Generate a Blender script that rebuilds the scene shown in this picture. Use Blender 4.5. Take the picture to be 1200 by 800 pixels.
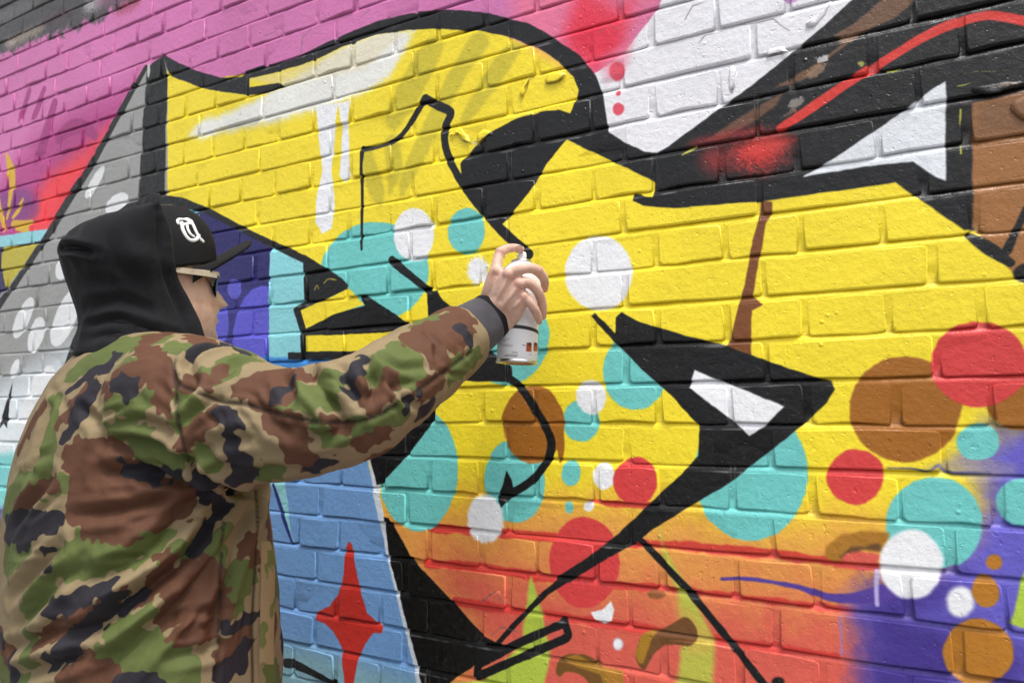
import bpy, bmesh, math, random
import numpy as np
from mathutils import Vector, Matrix, noise as mnoise
from mathutils.bvhtree import BVHTree

for o in list(bpy.data.objects):
    bpy.data.objects.remove(o)
scene = bpy.context.scene
C = scene.collection

# ------------------------------------------------------------------ camera
FN = 1.3                                   # focal length / half picture width
NV = np.array([0.45432978, 0.10216941, 0.88495529])   # wall normal (away) in camera axes
HV = np.array([0.89082890, -0.04888914, -0.45170093]) # along the wall, to the right
VV = np.array([-0.00288532, 0.99356493, -0.11322725]) # straight down
DW = 1.07914                               # camera to wall, metres
ZC = 1.45                                  # camera height

def cam2w(c):
    c = np.asarray(c, float)
    return Vector((float(HV @ c), float(NV @ c) - DW, ZC - float(VV @ c)))

def dirw(c):
    c = np.asarray(c, float)
    return Vector((float(HV @ c), float(NV @ c), -float(VV @ c)))

def P(px, py, z):
    """photo pixel + distance along the view axis -> world point"""
    return cam2w(((px - 600) / 600 * z / FN, (py - 400) / 600 * z / FN, z))

cd = bpy.data.cameras.new('camera')
cam = bpy.data.objects.new('camera', cd)
C.objects.link(cam)
r_, u_, b_ = dirw((1, 0, 0)), dirw((0, -1, 0)), dirw((0, 0, -1))
M = Matrix((r_, u_, b_)).transposed().to_4x4()
M.translation = Vector((0, -DW, ZC))
cam.matrix_world = M
cd.sensor_width = 36.0
cd.lens = 18.0 * FN
cd.clip_start = 0.02
cd.clip_end = 500
cd.dof.use_dof = True
cd.dof.focus_distance = 1.16
cd.dof.aperture_fstop = 4.5
scene.camera = cam

# ------------------------------------------------------------------ sky and sun (bright overcast)
SUN_EL, SUN_AZ = math.radians(66), math.radians(128)   # azimuth clockwise from +Y (north)
w = bpy.data.worlds.new('World')
scene.world = w
w.use_nodes = True
nt = w.node_tree
bg = nt.nodes['Background']
sky = nt.nodes.new('ShaderNodeTexSky')
sky.sky_type = 'NISHITA'
sky.sun_disc = False
sky.sun_elevation = SUN_EL
sky.sun_rotation = SUN_AZ
sky.air_density = 1.0
sky.dust_density = 4.0
sky.ozone_density = 1.0
hs = nt.nodes.new('ShaderNodeHueSaturation')
hs.inputs['Saturation'].default_value = 0.22           # cloud cover: a nearly white sky
nt.links.new(sky.outputs[0], hs.inputs['Color'])
nt.links.new(hs.outputs[0], bg.inputs[0])
bg.inputs[1].default_value = 0.15
sl = bpy.data.lights.new('sun', 'SUN')
sl.energy = 1.6
sl.angle = math.radians(16)
sl.color = (1.0, 0.97, 0.92)
sun = bpy.data.objects.new('sun', sl)
C.objects.link(sun)
sdir = Vector((math.sin(SUN_AZ) * math.cos(SUN_EL), math.cos(SUN_AZ) * math.cos(SUN_EL), math.sin(SUN_EL)))
sun.rotation_euler = sdir.to_track_quat('Z', 'Y').to_euler()
sun.location = (2, -3, 6)
vs = scene.view_settings
vs.view_transform = 'Standard'
vs.look = 'None'
vs.gamma = 1.0
vs.exposure = 0.66
vs.use_curve_mapping = False

# ------------------------------------------------------------------ helpers
def obj(name, me, mat=None, parent=None, **props):
    o = bpy.data.objects.new(name, me)
    C.objects.link(o)
    if mat is not None and me is not None and not me.materials:
        me.materials.append(mat)
    if parent is not None:
        o.parent = parent
    for k, v in props.items():
        o[k] = v
    return o

def empty(name, loc=(0, 0, 0), **props):
    o = bpy.data.objects.new(name, None)
    C.objects.link(o)
    o.location = loc
    o.empty_display_size = 0.1
    for k, v in props.items():
        o[k] = v
    return o

def mesh(name, verts, faces, smooth=True):
    me = bpy.data.meshes.new(name)
    me.from_pydata([tuple(v) for v in verts], [], faces)
    if smooth:
        me.polygons.foreach_set('use_smooth', [True] * len(me.polygons))
    me.update()
    return me

class Mat:
    def __init__(self, name, rough=0.6, spec=0.5):
        self.m = bpy.data.materials.new(name)
        self.m.use_nodes = True
        self.t = self.m.node_tree
        self.b = self.t.nodes['Principled BSDF']
        self.b.inputs['Roughness'].default_value = rough
        self.b.inputs['Specular IOR Level'].default_value = spec
    def n(self, typ, **kw):
        nd = self.t.nodes.new('ShaderNode' + typ)
        for k, v in kw.items():
            setattr(nd, k, v)
        return nd
    def l(self, a, b):
        self.t.links.new(a, b)
    def noise(self, scale, detail=3, rough=0.5, vec=None, dist=0.0):
        nd = self.n('TexNoise')
        nd.inputs['Scale'].default_value = scale
        nd.inputs['Detail'].default_value = detail
        nd.inputs['Roughness'].default_value = rough
        nd.inputs['Distortion'].default_value = dist
        if vec is not None:
            self.l(vec, nd.inputs['Vector'])
        return nd
    def math(self, op, a, b=None, c=None, clamp=False):
        nd = self.n('Math', operation=op)
        nd.use_clamp = clamp
        for i, x in enumerate((a, b, c)):
            if x is None:
                continue
            if isinstance(x, (int, float)):
                nd.inputs[i].default_value = x
            else:
                self.l(x, nd.inputs[i])
        return nd.outputs[0]
    def ramp(self, fac, stops):
        nd = self.n('ValToRGB')
        els = nd.color_ramp.elements
        while len(els) < len(stops):
            els.new(0.5)
        for e, (p, c) in zip(els, stops):
            e.position = p
            e.color = (*c, 1) if len(c) == 3 else c
        self.l(fac, nd.inputs[0])
        return nd.outputs[0]
    def mix(self, fac, a, b, blend='MIX'):
        nd = self.n('Mix', data_type='RGBA', blend_type=blend)
        for s, x in ((nd.inputs[0], fac), (nd.inputs[6], a), (nd.inputs[7], b)):
            if isinstance(x, (int, float)):
                s.default_value = x
            elif isinstance(x, tuple):
                s.default_value = (*x, 1)
            else:
                self.l(x, s)
        return nd.outputs[2]
    def bump(self, h, dist=0.001, strength=1.0, prev=None):
        nd = self.n('Bump')
        nd.inputs['Distance'].default_value = dist
        nd.inputs['Strength'].default_value = strength
        self.l(h, nd.inputs['Height'])
        if prev is not None:
            self.l(prev, nd.inputs['Normal'])
        return nd.outputs[0]

def lin(r, g, b):
    f = lambda c: c / 12.92 if c <= 0.04045 else ((c + 0.055) / 1.055) ** 2.4
    return (f(r / 255), f(g / 255), f(b / 255))

# ------------------------------------------------------------------ the mural: spray paint laid down layer on layer in wall coordinates
def px2uv(p):
    """photo pixels -> metres on the wall (u to the right, v down from camera height)"""
    p = np.atleast_2d(np.asarray(p, float))
    r = np.stack([(p[:, 0] - 600) / 600, (p[:, 1] - 400) / 600, np.full(len(p), FN)], 1)
    X = r * (DW / (r @ NV))[:, None]
    return np.stack([X @ HV, X @ VV], 1)

MU0, MU1, MV0, MV1, MR = -3.0, 0.7, -1.62, 0.96, 0.0011
MW, MH = int((MU1 - MU0) / MR), int((MV1 - MV0) / MR)
PAINT = np.empty((MH, MW, 3), np.float32)
GU = (MU0 + (np.arange(MW, dtype=np.float32) + 0.5) * MR)
GV = (MV0 + (np.arange(MH, dtype=np.float32) + 0.5) * MR)
rng = np.random.default_rng(7)

def smooth_noise(cell):
    """bilinear value noise over the mural, cell in metres, range -1..1"""
    gh, gw = int(MH * MR / cell) + 3, int(MW * MR / cell) + 3
    g = rng.uniform(-1, 1, (gh, gw)).astype(np.float32)
    def axis(n):
        t = np.arange(n) * MR / cell
        i = t.astype(int)
        f = (t - i).astype(np.float32)
        return i, f * f * (3 - 2 * f)
    iy, fy = axis(MH)
    ix, fx = axis(MW)
    rows = g[iy] * (1 - fy)[:, None] + g[iy + 1] * fy[:, None]
    return rows[:, ix] * (1 - fx) + rows[:, ix + 1] * fx

WOB = 0.6 * smooth_noise(0.03) + 0.4 * smooth_noise(0.009)
GRAIN = smooth_noise(0.0025)
CLOUD = 0.6 * smooth_noise(0.25) + 0.4 * smooth_noise(0.08)

def catmull(pts, closed=True, k=8):
    p = np.asarray(pts, float)
    n = len(p)
    out = []
    for i in range(n if closed else n - 1):
        if closed:
            a, b, c, d = p[(i - 1) % n], p[i], p[(i + 1) % n], p[(i + 2) % n]
        else:
            a, b, c, d = p[max(i - 1, 0)], p[i], p[i + 1], p[min(i + 2, n - 1)]
        for t in np.linspace(0, 1, k, endpoint=False):
            out.append(0.5 * (2 * b + (c - a) * t + (2 * a - 5 * b + 4 * c - d) * t * t + (3 * b - a - 3 * c + d) * t ** 3))
    if not closed:
        out.append(p[-1])
    return np.array(out)

def window(uv, pad):
    a = uv.min(0) - pad
    b = uv.max(0) + pad
    x0, x1 = np.clip([(a[0] - MU0) / MR, (b[0] - MU0) / MR], 0, MW).astype(int)
    y0, y1 = np.clip([(a[1] - MV0) / MR, (b[1] - MV0) / MR], 0, MH).astype(int)
    return x0, x1, y0, y1

def lay(sl_, sd, col, soft, alpha, grain):
    if grain:
        sd = sd + GRAIN[sl_] * soft * grain
    t = np.clip(0.5 - sd / soft, 0, 1)
    a = (t * t * (3 - 2 * t) * alpha)[..., None]
    c = np.asarray(col, np.float32) / 255
    PAINT[sl_] = PAINT[sl_] * (1 - a) + c * a

def poly_sd(uv, pad):
    x0, x1, y0, y1 = window(uv, pad)
    if x1 <= x0 or y1 <= y0:
        return None, None
    X, Y = GU[x0:x1][None, :], GV[y0:y1][:, None]
    d2 = np.full((y1 - y0, x1 - x0), 1e9, np.float32)
    inside = np.zeros(d2.shape, bool)
    n = len(uv)
    uv = uv.astype(np.float32)
    for i in range(n):
        ax, ay = uv[i]
        bx, by = uv[(i + 1) % n]
        ex, ey = bx - ax, by - ay
        L = ex * ex + ey * ey
        if L < 1e-12:
            continue
        t = np.clip(((X - ax) * ex + (Y - ay) * ey) / L, 0, 1)
        np.minimum(d2, (X - ax - t * ex) ** 2 + (Y - ay - t * ey) ** 2, out=d2)
        if ey != 0:
            cond = (ay > Y) != (by > Y)
            xi = ax + (Y - ay) / ey * ex
            inside ^= cond & (X < xi)
    sd = np.sqrt(d2)
    sd[inside] *= -1
    return (slice(y0, y1), slice(x0, x1)), sd

def fill(pts, col, soft=0.0028, wob=0.0015, alpha=1.0, curve=False, grain=0.0):
    if curve:
        pts = catmull(pts)
    s_, sd = poly_sd(px2uv(pts), soft + wob + 0.004)
    if s_ is None:
        return
    lay(s_, sd + WOB[s_] * wob, col, soft, alpha, grain)

def ell(cx, cy, rx, ry, col, soft=0.0036, tilt=0.0, alpha=1.0, grain=0.0, wob=0.0024):
    t = np.linspace(0, 2 * math.pi, 40, endpoint=False)
    x, y = rx * np.cos(t), ry * np.sin(t)
    c, s = math.cos(math.radians(tilt)), math.sin(math.radians(tilt))
    fill(np.stack([cx + x * c - y * s, cy + x * s + y * c], 1), col, soft, wob, alpha, False, grain)

def stroke(pts, col, soft=0.0028, wob=0.0012, alpha=1.0, curve=True, grain=0.0):
    """pts = (x, y, width) in photo pixels"""
    p = np.asarray(pts, float)
    if curve:
        p = catmull(p, False, 6)
    uv = px2uv(p[:, :2])
    e = px2uv(p[:, :2] + [1, 0]) - uv
    g = px2uv(p[:, :2] + [0, 1]) - uv
    r = p[:, 2] * 0.5 * np.sqrt(np.abs(e[:, 0] * g[:, 1] - e[:, 1] * g[:, 0]))
    x0, x1, y0, y1 = window(uv, r.max() + soft + 0.004)
    if x1 <= x0 or y1 <= y0:
        return
    s_ = (slice(y0, y1), slice(x0, x1))
    X, Y = GU[x0:x1][None, :], GV[y0:y1][:, None]
    sd = np.full((y1 - y0, x1 - x0), 1e9, np.float32)
    for i in range(len(uv) - 1):
        a, b = uv[i].astype(np.float32), uv[i + 1].astype(np.float32)
        ex, ey = b - a
        L = max(ex * ex + ey * ey, 1e-10)
        t = np.clip(((X - a[0]) * ex + (Y - a[1]) * ey) / L, 0, 1)
        d = np.sqrt((X - a[0] - t * ex) ** 2 + (Y - a[1] - t * ey) ** 2) - (r[i] + (r[i + 1] - r[i]) * t).astype(np.float32)
        np.minimum(sd, d, out=sd)
    lay(s_, sd + WOB[s_] * wob, col, soft, alpha, grain)

YEL, BLK, WHT, TEAL = (242, 216, 48), (18, 18, 20), (238, 239, 243), (112, 200, 196)
RED, BRN, PINK, CORAL = (214, 66, 66), (160, 100, 32), (210, 118, 176), (216, 92, 80)
ORNG, PURP, DPURP, BLUE = (226, 152, 78), (104, 96, 196), (68, 52, 138), (116, 160, 214)
NAVY, LCYAN, GREY, OCHRE = (40, 36, 98), (140, 212, 220), (152, 153, 151), (182, 120, 38)
LIME, SKYB = (178, 206, 72), (66, 142, 218)
YEL = (246, 222, 50)
PAINT[:] = np.asarray(YEL, np.float32) / 255

# lower band: yellow -> orange -> coral
fill([(300, 560), (480, 586), (700, 588), (860, 605), (1045, 612), (3000, 700), (3000, 2400), (200, 1600)], ORNG, 0.13, 0.02, 0.95)
fill([(520, 660), (700, 686), (860, 700), (1000, 710), (3000, 900), (3000, 2400), (400, 1600), (560, 760)], CORAL, 0.16, 0.03, 0.95)
for pts in ([(500, 616, 7), (520, 619, 9), (640, 629, 9), (760, 637, 10), (900, 648, 12), (960, 656, 13), (1035, 664, 11)],
            [(500, 660, 8), (560, 664, 9), (660, 680, 10), (760, 688, 9), (860, 698, 9), (1000, 716, 9)],
            [(535, 704, 10), (580, 711, 10), (640, 720, 9), (720, 731, 12), (830, 748, 10), (980, 768, 9)]):
    stroke(pts, (206, 58, 52), 0.004, 0.003, 0.92)
stroke([(690, 586, 3), (720, 590, 7), (770, 592, 8), (800, 594, 3)], (208, 60, 54), 0.003, 0.002, 0.9)
# purple corner
fill([(1210, 492), (1170, 500), (1130, 535), (1150, 555), (1150, 590), (1120, 640), (1040, 688), (1000, 702), (1005, 730), (1012, 770), (1000, 1400), (3000, 2400), (3000, 420)], PURP, 0.07, 0.012)
fill([(1020, 690), (1060, 680), (1120, 672), (1118, 700), (1080, 720), (1130, 730), (1170, 750), (1200, 770), (1300, 1400), (1000, 1400), (1012, 720)], DPURP, 0.075, 0.012)
stroke([(846, 678, 4), (880, 678, 5), (930, 686, 6), (950, 692, 8), (975, 700, 10), (1005, 700, 14), (1036, 694, 20)], (84, 62, 150), 0.003)
stroke([(984, 722, 3), (986, 745, 3), (986, 766, 3)], (150, 120, 190), 0.003, alpha=.8)
stroke([(1028, 668, 5), (1027, 690, 5), (1028, 708, 4)], (190, 180, 225), 0.003, alpha=.9)
stroke([(1040, 548, 2), (1070, 549, 2), (1088, 552, 3), (1100, 545, 3), (1112, 553, 4), (1160, 554, 4)], (84, 84, 130), 0.003)
fill([(1130, 530), (1190, 545), (1190, 556), (1140, 556), (1085, 548)], (150, 140, 170), 0.015, alpha=.6)
# lime spikes
fill([(622, 678), (634, 712), (645, 760), (638, 800), (620, 850), (520, 860), (530, 800), (566, 798), (612, 752), (616, 712)], LIME, 0.008, 0.003, .95)
fill([(772, 616), (778, 640), (808, 690), (836, 750), (838, 850), (780, 850), (798, 770), (800, 740), (792, 690), (777, 655)], LIME, 0.012, 0.003, .8)
fill([(790, 700), (830, 742), (836, 760), (810, 765), (793, 735)], (206, 168, 80), 0.02, 0.003, .6)
fill([(1212, 640), (1199, 672), (1183, 730), (1196, 735), (1240, 738), (1240, 640)], LIME, .004)
# soft olive shading inside the yellow
for pts in ([(430, 180, 14), (440, 220, 20), (446, 240, 4)], [(458, 165, 16), (462, 195, 20), (456, 226, 4)], [(560, 52, 26), (535, 90, 22), (500, 160, 22), (478, 205, 18), (470, 228, 4)],
            [(600, 60, 22), (572, 100, 24), (545, 140, 12)], [(505, 60, 30), (480, 105, 34), (462, 140, 22)]):
    stroke(pts, (196, 182, 52), 0.012, 0.002, .75)

# ---- upper left: mauve, red glow, tags
fill([(-400, -1200), (900, -1200), (780, 0), (770, 12), (734, 58), (700, 90), (640, 60), (560, 30), (480, 20), (400, 48), (300, 84), (250, 92), (205, 76), (192, 66), (180, 76), (166, 82), (60, 266), (-60, 430), (-400, 700)], PINK, .004)
fill([(600, -60), (690, -70), (800, -40), (770, 10), (730, 66), (690, 80), (640, 60), (600, 30)], (226, 116, 152), 0.06)
fill([(680, -20), (720, 10), (740, 5), (728, 52), (700, 84), (672, 62), (660, 40)], (232, 58, 84), 0.05)
ell(698, 45, 26, 26, (230, 44, 72), 0.05, alpha=.8)
fill([(40, 165), (80, 135), (150, 108), (164, 96), (90, 225), (30, 300), (-30, 330), (-10, 230)], (176, 58, 128), 0.14, alpha=.9)
fill([(58, 205), (96, 178), (126, 150), (62, 280), (20, 290), (36, 240)], (240, 60, 70), 0.10)
ell(20, 242, 26, 22, (124, 56, 128), 0.05, alpha=.8)
for pts in ([(34, 108, 7), (28, 128, 7), (23, 142, 3)], [(52, 106, 7), (42, 132, 9), (38, 138, 4)], [(64, 122, 10), (56, 150, 12), (46, 182, 14), (40, 190, 6)],
            [(70, 160, 14), (84, 150, 16), (100, 150, 12), (112, 160, 8)]):
    stroke(pts, (158, 48, 116), 0.004, alpha=.85)
for pts in ([(8, 181, 3), (13, 202, 11), (14, 216, 9), (12, 240, 5), (8, 256, 3)], [(-2, 238, 8), (3, 258, 5), (5, 272, 2)], [(28, 234, 3), (22, 246, 5), (15, 255, 3)], [(15, 262, 6), (28, 264, 9), (37, 260, 4)], [(20, 266, 6), (32, 269, 7), (30, 272, 2)]):
    stroke(pts, (216, 172, 48), 0.003)
fill([(-200, 335), (0, 277), (30, 272), (56, 268), (50, 282), (30, 287), (-10, 296), (-200, 350)], (146, 208, 218), .003)
fill([(-200, 350), (0, 290), (52, 282), (20, 330), (-60, 430), (-200, 600)], (50, 42, 84), .003)
fill([(6, 289), (46, 285), (12, 338), (6, 336), (1, 310), (2, 297)], (186, 172, 52), .003)
# bare brickwork above the mural
fill([(-500, 180), (-120, 110), (0, 66), (60, 42), (100, 28), (140, 10), (170, -14), (260, -60), (700, -260), (1400, -700), (1400, -1600), (-280, -640)], (70, 68, 68), 0.03, 0.03)
for cx, cy, rx, ry, t, c in ((110, 4, 14, 8, -40, (196, 192, 196)), (30, 42, 26, 5, -28, (176, 156, 140)), (12, 50, 6, 5, 0, (186, 170, 160)), (140, -4, 30, 8, -20, (140, 92, 120)), (20, 12, 30, 8, -22, (104, 104, 104)), (70, 20, 22, 6, -24, (84, 66, 76)), (150, 8, 16, 6, -25, (160, 70, 90))):
    ell(cx, cy, rx, ry, c, 0.03, t, .7, grain=.5)

# ---- left: grey letter with white drops, pale foot
fill([(172, 82), (196, 70), (196, 240), (230, 250), (216, 420), (120, 470), (-40, 1000), (-400, 1000), (-400, 800), (-60, 425), (62, 266)], GREY, .003)
fill([(0, 450), (110, 390), (110, 480), (60, 600), (-80, 620)], (210, 218, 224), 0.12, alpha=.9)
fill([(-60, 470), (30, 470), (40, 540), (10, 640), (-60, 640)], (226, 234, 238), 0.10, alpha=.9)
fill([(-200, 545), (20, 530), (18, 560), (10, 640), (-200, 680)], (120, 206, 206), 0.03, alpha=.9)
fill([(-300, 590), (20, 595), (0, 800), (-20, 1000), (-400, 1000)], (112, 110, 184), 0.03)
ell(-6, 690, 14, 40, YEL, .004)
for cx, cy, rx, ry, t in ((111, 213, 5, 22, 28), (137, 238, 16, 9, -40), (28, 372, 8, 26, 24), (43, 392, 9, 22, 18), (77, 372, 13, 36, 22), (18, 432, 4, 12, 20), (44, 470, 16, 44, 20), (80, 300, 10, 30, 20)):
    ell(cx, cy, rx, ry, (226, 228, 230), .003, t)
fill([(98, 372), (101, 388), (86, 425), (76, 446), (64, 460), (74, 428), (86, 396)], BLK, .003)
stroke([(98, 390, 3), (90, 410, 4), (78, 438, 4)], (206, 60, 52), .002)
fill([(15, 448), (11, 476), (9, 502), (5, 496), (0, 503), (2, 488), (9, 466)], BLK, .002)
stroke([(170, 80, 6), (150, 116, 8), (112, 184, 9), (70, 252, 10), (48, 288, 8), (12, 340, 8), (-40, 410, 9)], BLK, .003)
fill([(172, 82), (166, 168), (162, 240), (200, 240), (193, 226), (194, 160), (196, 90), (192, 64), (178, 74)], (20, 21, 19), .003)
stroke([(174, 76, 3), (174, 84, 4), (174, 90, 2)], (190, 190, 190), .003)

# ---- hidden stretch behind the painter: teal foot of the letter
fill([(110, 470), (216, 420), (330, 420), (330, 600), (300, 1600), (-60, 1600), (20, 800)], (120, 196, 204), .02)
fill([(150, 640), (300, 560), (300, 1600), (40, 1600)], (112, 110, 184), .03)
# ---- navy panel, cyan bar
fill([(200, 236), (240, 246), (290, 274), (318, 290), (318, 424), (318, 480), (220, 480), (220, 300)], NAVY, .003)
fill([(250, 330), (318, 340), (318, 470), (250, 470)], (62, 60, 140), 0.04, alpha=.6)
ell(303, 392, 30, 57, (96, 92, 206), .003, 8)
ell(275, 339, 9, 12, (98, 96, 200), .004)
ell(256, 378, 12, 26, (92, 90, 196), .003)
fill([(208, 250), (214, 246), (241, 244), (236, 248), (216, 253)], (126, 204, 220), .003)
fill([(234, 250), (232, 258), (228, 264), (225, 262), (229, 256)], (160, 180, 60), .002)
fill([(317, 285), (340, 296), (358, 306), (358, 350), (346, 366), (354, 392), (354, 424), (330, 440), (314, 440), (315, 360)], LCYAN, .0025)

# ---- blue panel with the red star
fill([(300, 424), (440, 424), (520, 470), (440, 540), (428, 534), (462, 660), (505, 840), (540, 1000), (200, 1600), (300, 560)], BLUE, .004)
fill([(300, 418), (430, 420), (430, 450), (300, 450)], SKYB, .01)
fill([(300, 745), (400, 770), (500, 800), (540, 1000), (200, 1000)], (138, 180, 190), 0.06, alpha=.9)
fill([(312, 555), (333, 560), (341, 626), (346, 640), (336, 620)], (150, 214, 220), .003)
stroke([(320, 568, 4), (330, 600, 5), (342, 637, 3)], (36, 42, 120), .002)
fill([(408, 634), (412, 638), (417, 662), (422, 690), (431, 718), (449, 734), (448, 741), (438, 741), (428, 754), (420, 770), (415, 800), (410, 860), (404, 800), (400, 758), (390, 738), (380, 729), (370, 726), (370, 717), (386, 710), (396, 696), (403, 672), (405, 644)], (200, 50, 42), .0025)
stroke([(432, 520, 8), (444, 590, 9), (462, 670, 9), (480, 745, 9), (496, 810, 9), (510, 870, 9)], (214, 222, 232), .003)
stroke([(336, 776, 9), (346, 778, 9), (370, 789, 7), (402, 806, 7)], BLK, .002)

# ---- bubbles
for a in ((440, 318, 63, 58, TEAL), (547, 271, 22, 27, TEAL), (592, 394, 52, 57, TEAL), (744, 436, 38, 44, TEAL), (681, 493, 21, 25, TEAL), (603, 563, 36, 49, TEAL), (490, 550, 47, 72, TEAL),
          (880, 555, 67, 79, TEAL)):
    ell(*a)
ell(670, 554, 11, 15, TEAL); ell(667, 594, 5, 7, TEAL)
ell(486, 275, 24, 31, WHT, .006); ell(560, 317, 12, 16, WHT, .01, grain=.6); ell(702, 320, 40, 44, WHT, .005)
ell(625, 497, 36, 46, BRN); stroke([(655, 500, 10), (657, 525, 9), (656, 540, 4)], BRN, .003)
ell(693, 465, 18, 20, WHT, .006)
ell(569, 608, 21, 29, WHT, .007, grain=.4)
ell(707, 557, 13, 16, WHT); ell(690, 593, 6.5, 7, WHT)
ell(745, 563, 25, 29, RED)
ell(685, 659, 41, 54, RED)
fill([(692, 717), (705, 714), (716, 703), (720, 714), (717, 727), (708, 731), (698, 726)], WHT, .003)
ell(724, 754, 6.5, 7.5, (206, 206, 226), .005); ell(724, 754, 5, 6, WHT)
ell(1061, 479, 66, 62, BRN)
ell(1196, 462, 42, 42, BRN)
ell(1148, 426, 57, 50, RED)
ell(1003, 558, 34, 32, RED)
ell(1095, 613, 57, 55, TEAL)
ell(1198, 588, 30, 28, TEAL)
ell(1146, 518, 26, 21, TEAL)
fill([(966, 652), (968, 640), (985, 627), (1010, 621), (1042, 624), (1038, 644), (1016, 640), (998, 646), (986, 656), (976, 658)], (170, 116, 40), .006)
fill([(984, 652), (998, 640), (1030, 636), (1036, 646), (1010, 645), (994, 656)], (96, 66, 38), .006, alpha=.9)
ell(1010, 653, 22, 8, CORAL, .006)
ell(1068, 661, 38, 40, WHT, .006); ell(1125, 704, 16, 18, WHT, .008)
ell(1165, 658, 9, 9, OCHRE); ell(1155, 692, 16, 20, OCHRE, tilt=-20); ell(1146, 764, 41, 40, OCHRE)
ell(770, 696, 11, 5, (150, 92, 52), .006)
fill([(772, 738), (788, 730), (802, 723), (814, 732), (817, 748), (808, 756), (790, 754), (778, 756), (766, 766), (756, 784), (748, 780), (744, 766), (752, 746)], (112, 72, 38), .003, curve=True)
fill([(754, 742), (771, 738), (764, 748), (758, 764), (754, 776), (748, 776), (744, 764)], (168, 124, 34), .005, curve=True)
fill([(652, 786), (656, 772), (668, 766), (690, 768), (706, 782), (712, 800), (700, 815), (690, 800), (680, 790), (664, 786), (656, 792)], (116, 78, 32), .003, curve=True)
fill([(660, 772), (676, 766), (700, 780), (730, 786), (732, 815), (712, 812), (704, 790), (676, 780)], (172, 126, 40), .004, alpha=.9)
# brown drip
fill([(892, 236), (904, 237), (904, 249), (898, 262), (893, 290), (887, 320), (882, 346), (894, 357), (881, 364), (880, 418), (852, 408), (858, 390), (865, 362), (872, 334), (879, 296), (887, 262), (891, 248)], (122, 72, 36), .0025)

# ---- white highlight with drips
fill([(222, 158), (236, 142), (262, 134), (300, 118), (345, 92), (400, 58), (440, 38), (486, 34), (474, 62), (458, 88), (430, 108), (395, 122), (340, 138), (300, 148), (262, 156), (236, 164)], (236, 236, 230), 0.028, 0.006, grain=.25)
fill([(290, 92), (330, 84), (400, 60), (440, 42), (470, 40), (430, 80), (330, 102)], (226, 214, 178), 0.02, alpha=.6)
fill([(371, 124), (374, 160), (377, 200), (370, 238), (369, 260), (377, 274), (388, 268), (392, 240), (388, 200), (392, 160), (397, 122)], WHT, .004)
fill([(397, 122), (401, 150), (399, 185), (397, 205), (403, 214), (409, 205), (409, 180), (408, 150), (411, 118)], WHT, .004)

# ---- white panel right of the arc
fill([(776, 0), (900, -1200), (1900, -1200), (1030, -8), (980, 40), (890, 118), (820, 168), (780, 196), (700, 170), (690, 90), (716, 74), (734, 58), (770, 12)], (238, 237, 243), .003)
fill([(700, 70), (740, 50), (735, 75), (712, 92)], (236, 130, 160), 0.03, alpha=.7)
ell(723, 83, 9, 11, (228, 84, 104), .006); ell(725, 109, 3, 3.5, (228, 84, 104)); ell(725, 128, 6, 7, (228, 84, 104)); ell(926, -2, 12, 4, (196, 150, 206), .006)

# ---- black letter outlines
fill([(190, 62), (205, 72), (230, 83), (258, 91), (283, 90), (288, 83), (300, 79), (340, 69), (370, 56), (400, 42), (440, 25), (480, 15), (520, 11), (570, 15), (620, 28), (650, 45), (680, 66), (697, 88), (707, 115), (713, 155), (735, 169), (756, 178), (772, 180), (768, 213), (720, 190),
      (664, 163), (640, 192), (620, 226), (598, 254), (584, 267), (565, 246), (542, 212), (540, 192), (556, 172), (575, 156), (600, 142), (630, 132), (655, 130), (669, 134), (675, 120), (678, 105), (672, 90), (655, 72), (630, 56), (600, 44), (560, 36), (520, 34), (480, 35), (440, 41), (400, 57), (375, 69), (330, 84),
      (292, 92), (292, 103), (328, 97), (331, 101), (314, 109), (290, 111), (260, 108), (236, 103), (199, 89)], BLK, .0028)
stroke([(424, 292, 3), (424, 240, 3.5), (424, 196, 4), (425, 174, 6)], BLK, .002, curve=False)
stroke([(425, 175, 6), (444, 172, 5), (466, 162, 6), (482, 142, 7), (498, 116, 9)], BLK, .002)
stroke([(498, 116, 9), (514, 124, 9), (528, 132, 9), (522, 148, 9), (521, 168, 9), (529, 192, 8), (544, 218, 8), (566, 246, 9), (590, 272, 11), (612, 292, 12), (619, 298, 12)], BLK, .002)
stroke([(459, 305, 9), (480, 322, 8), (502, 340, 8)], BLK, .002, curve=False)
fill([(501, 341), (512, 340), (520, 352), (536, 366), (560, 400), (600, 430), (600, 446), (590, 447), (560, 447), (500, 440), (502, 370)], BLK, .003)
# left face: long diagonal and the little mouth
fill([(190, 228), (214, 232), (245, 244), (290, 268), (320, 282), (360, 300), (382, 314), (400, 326), (407, 334), (404, 340), (384, 350), (372, 354), (352, 364), (358, 385), (392, 368), (428, 358), (420, 345), (428, 345), (484, 382), (500, 395), (500, 410), (440, 415), (434, 420), (338, 421), (338, 413), (353, 413), (352, 392), (343, 362), (357, 352), (356, 308), (318, 290), (290, 276), (240, 250), (200, 240)], BLK, .0025)
fill([(352, 363), (380, 352), (402, 341), (408, 337), (416, 344), (420, 350), (428, 357), (392, 368), (358, 384)], YEL, .0025)
fill([(358, 393), (400, 392), (440, 390), (470, 387), (468, 402), (440, 411), (357, 412)], YEL, .0025)
stroke([(380, 332, 1.3), (385, 327, 1.2), (394, 328, 1.2)], (150, 138, 50), .0015); stroke([(369, 340, 1.2), (372, 334, 1.5), (374, 339, 1.2)], (150, 138, 50), .0015)
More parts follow.
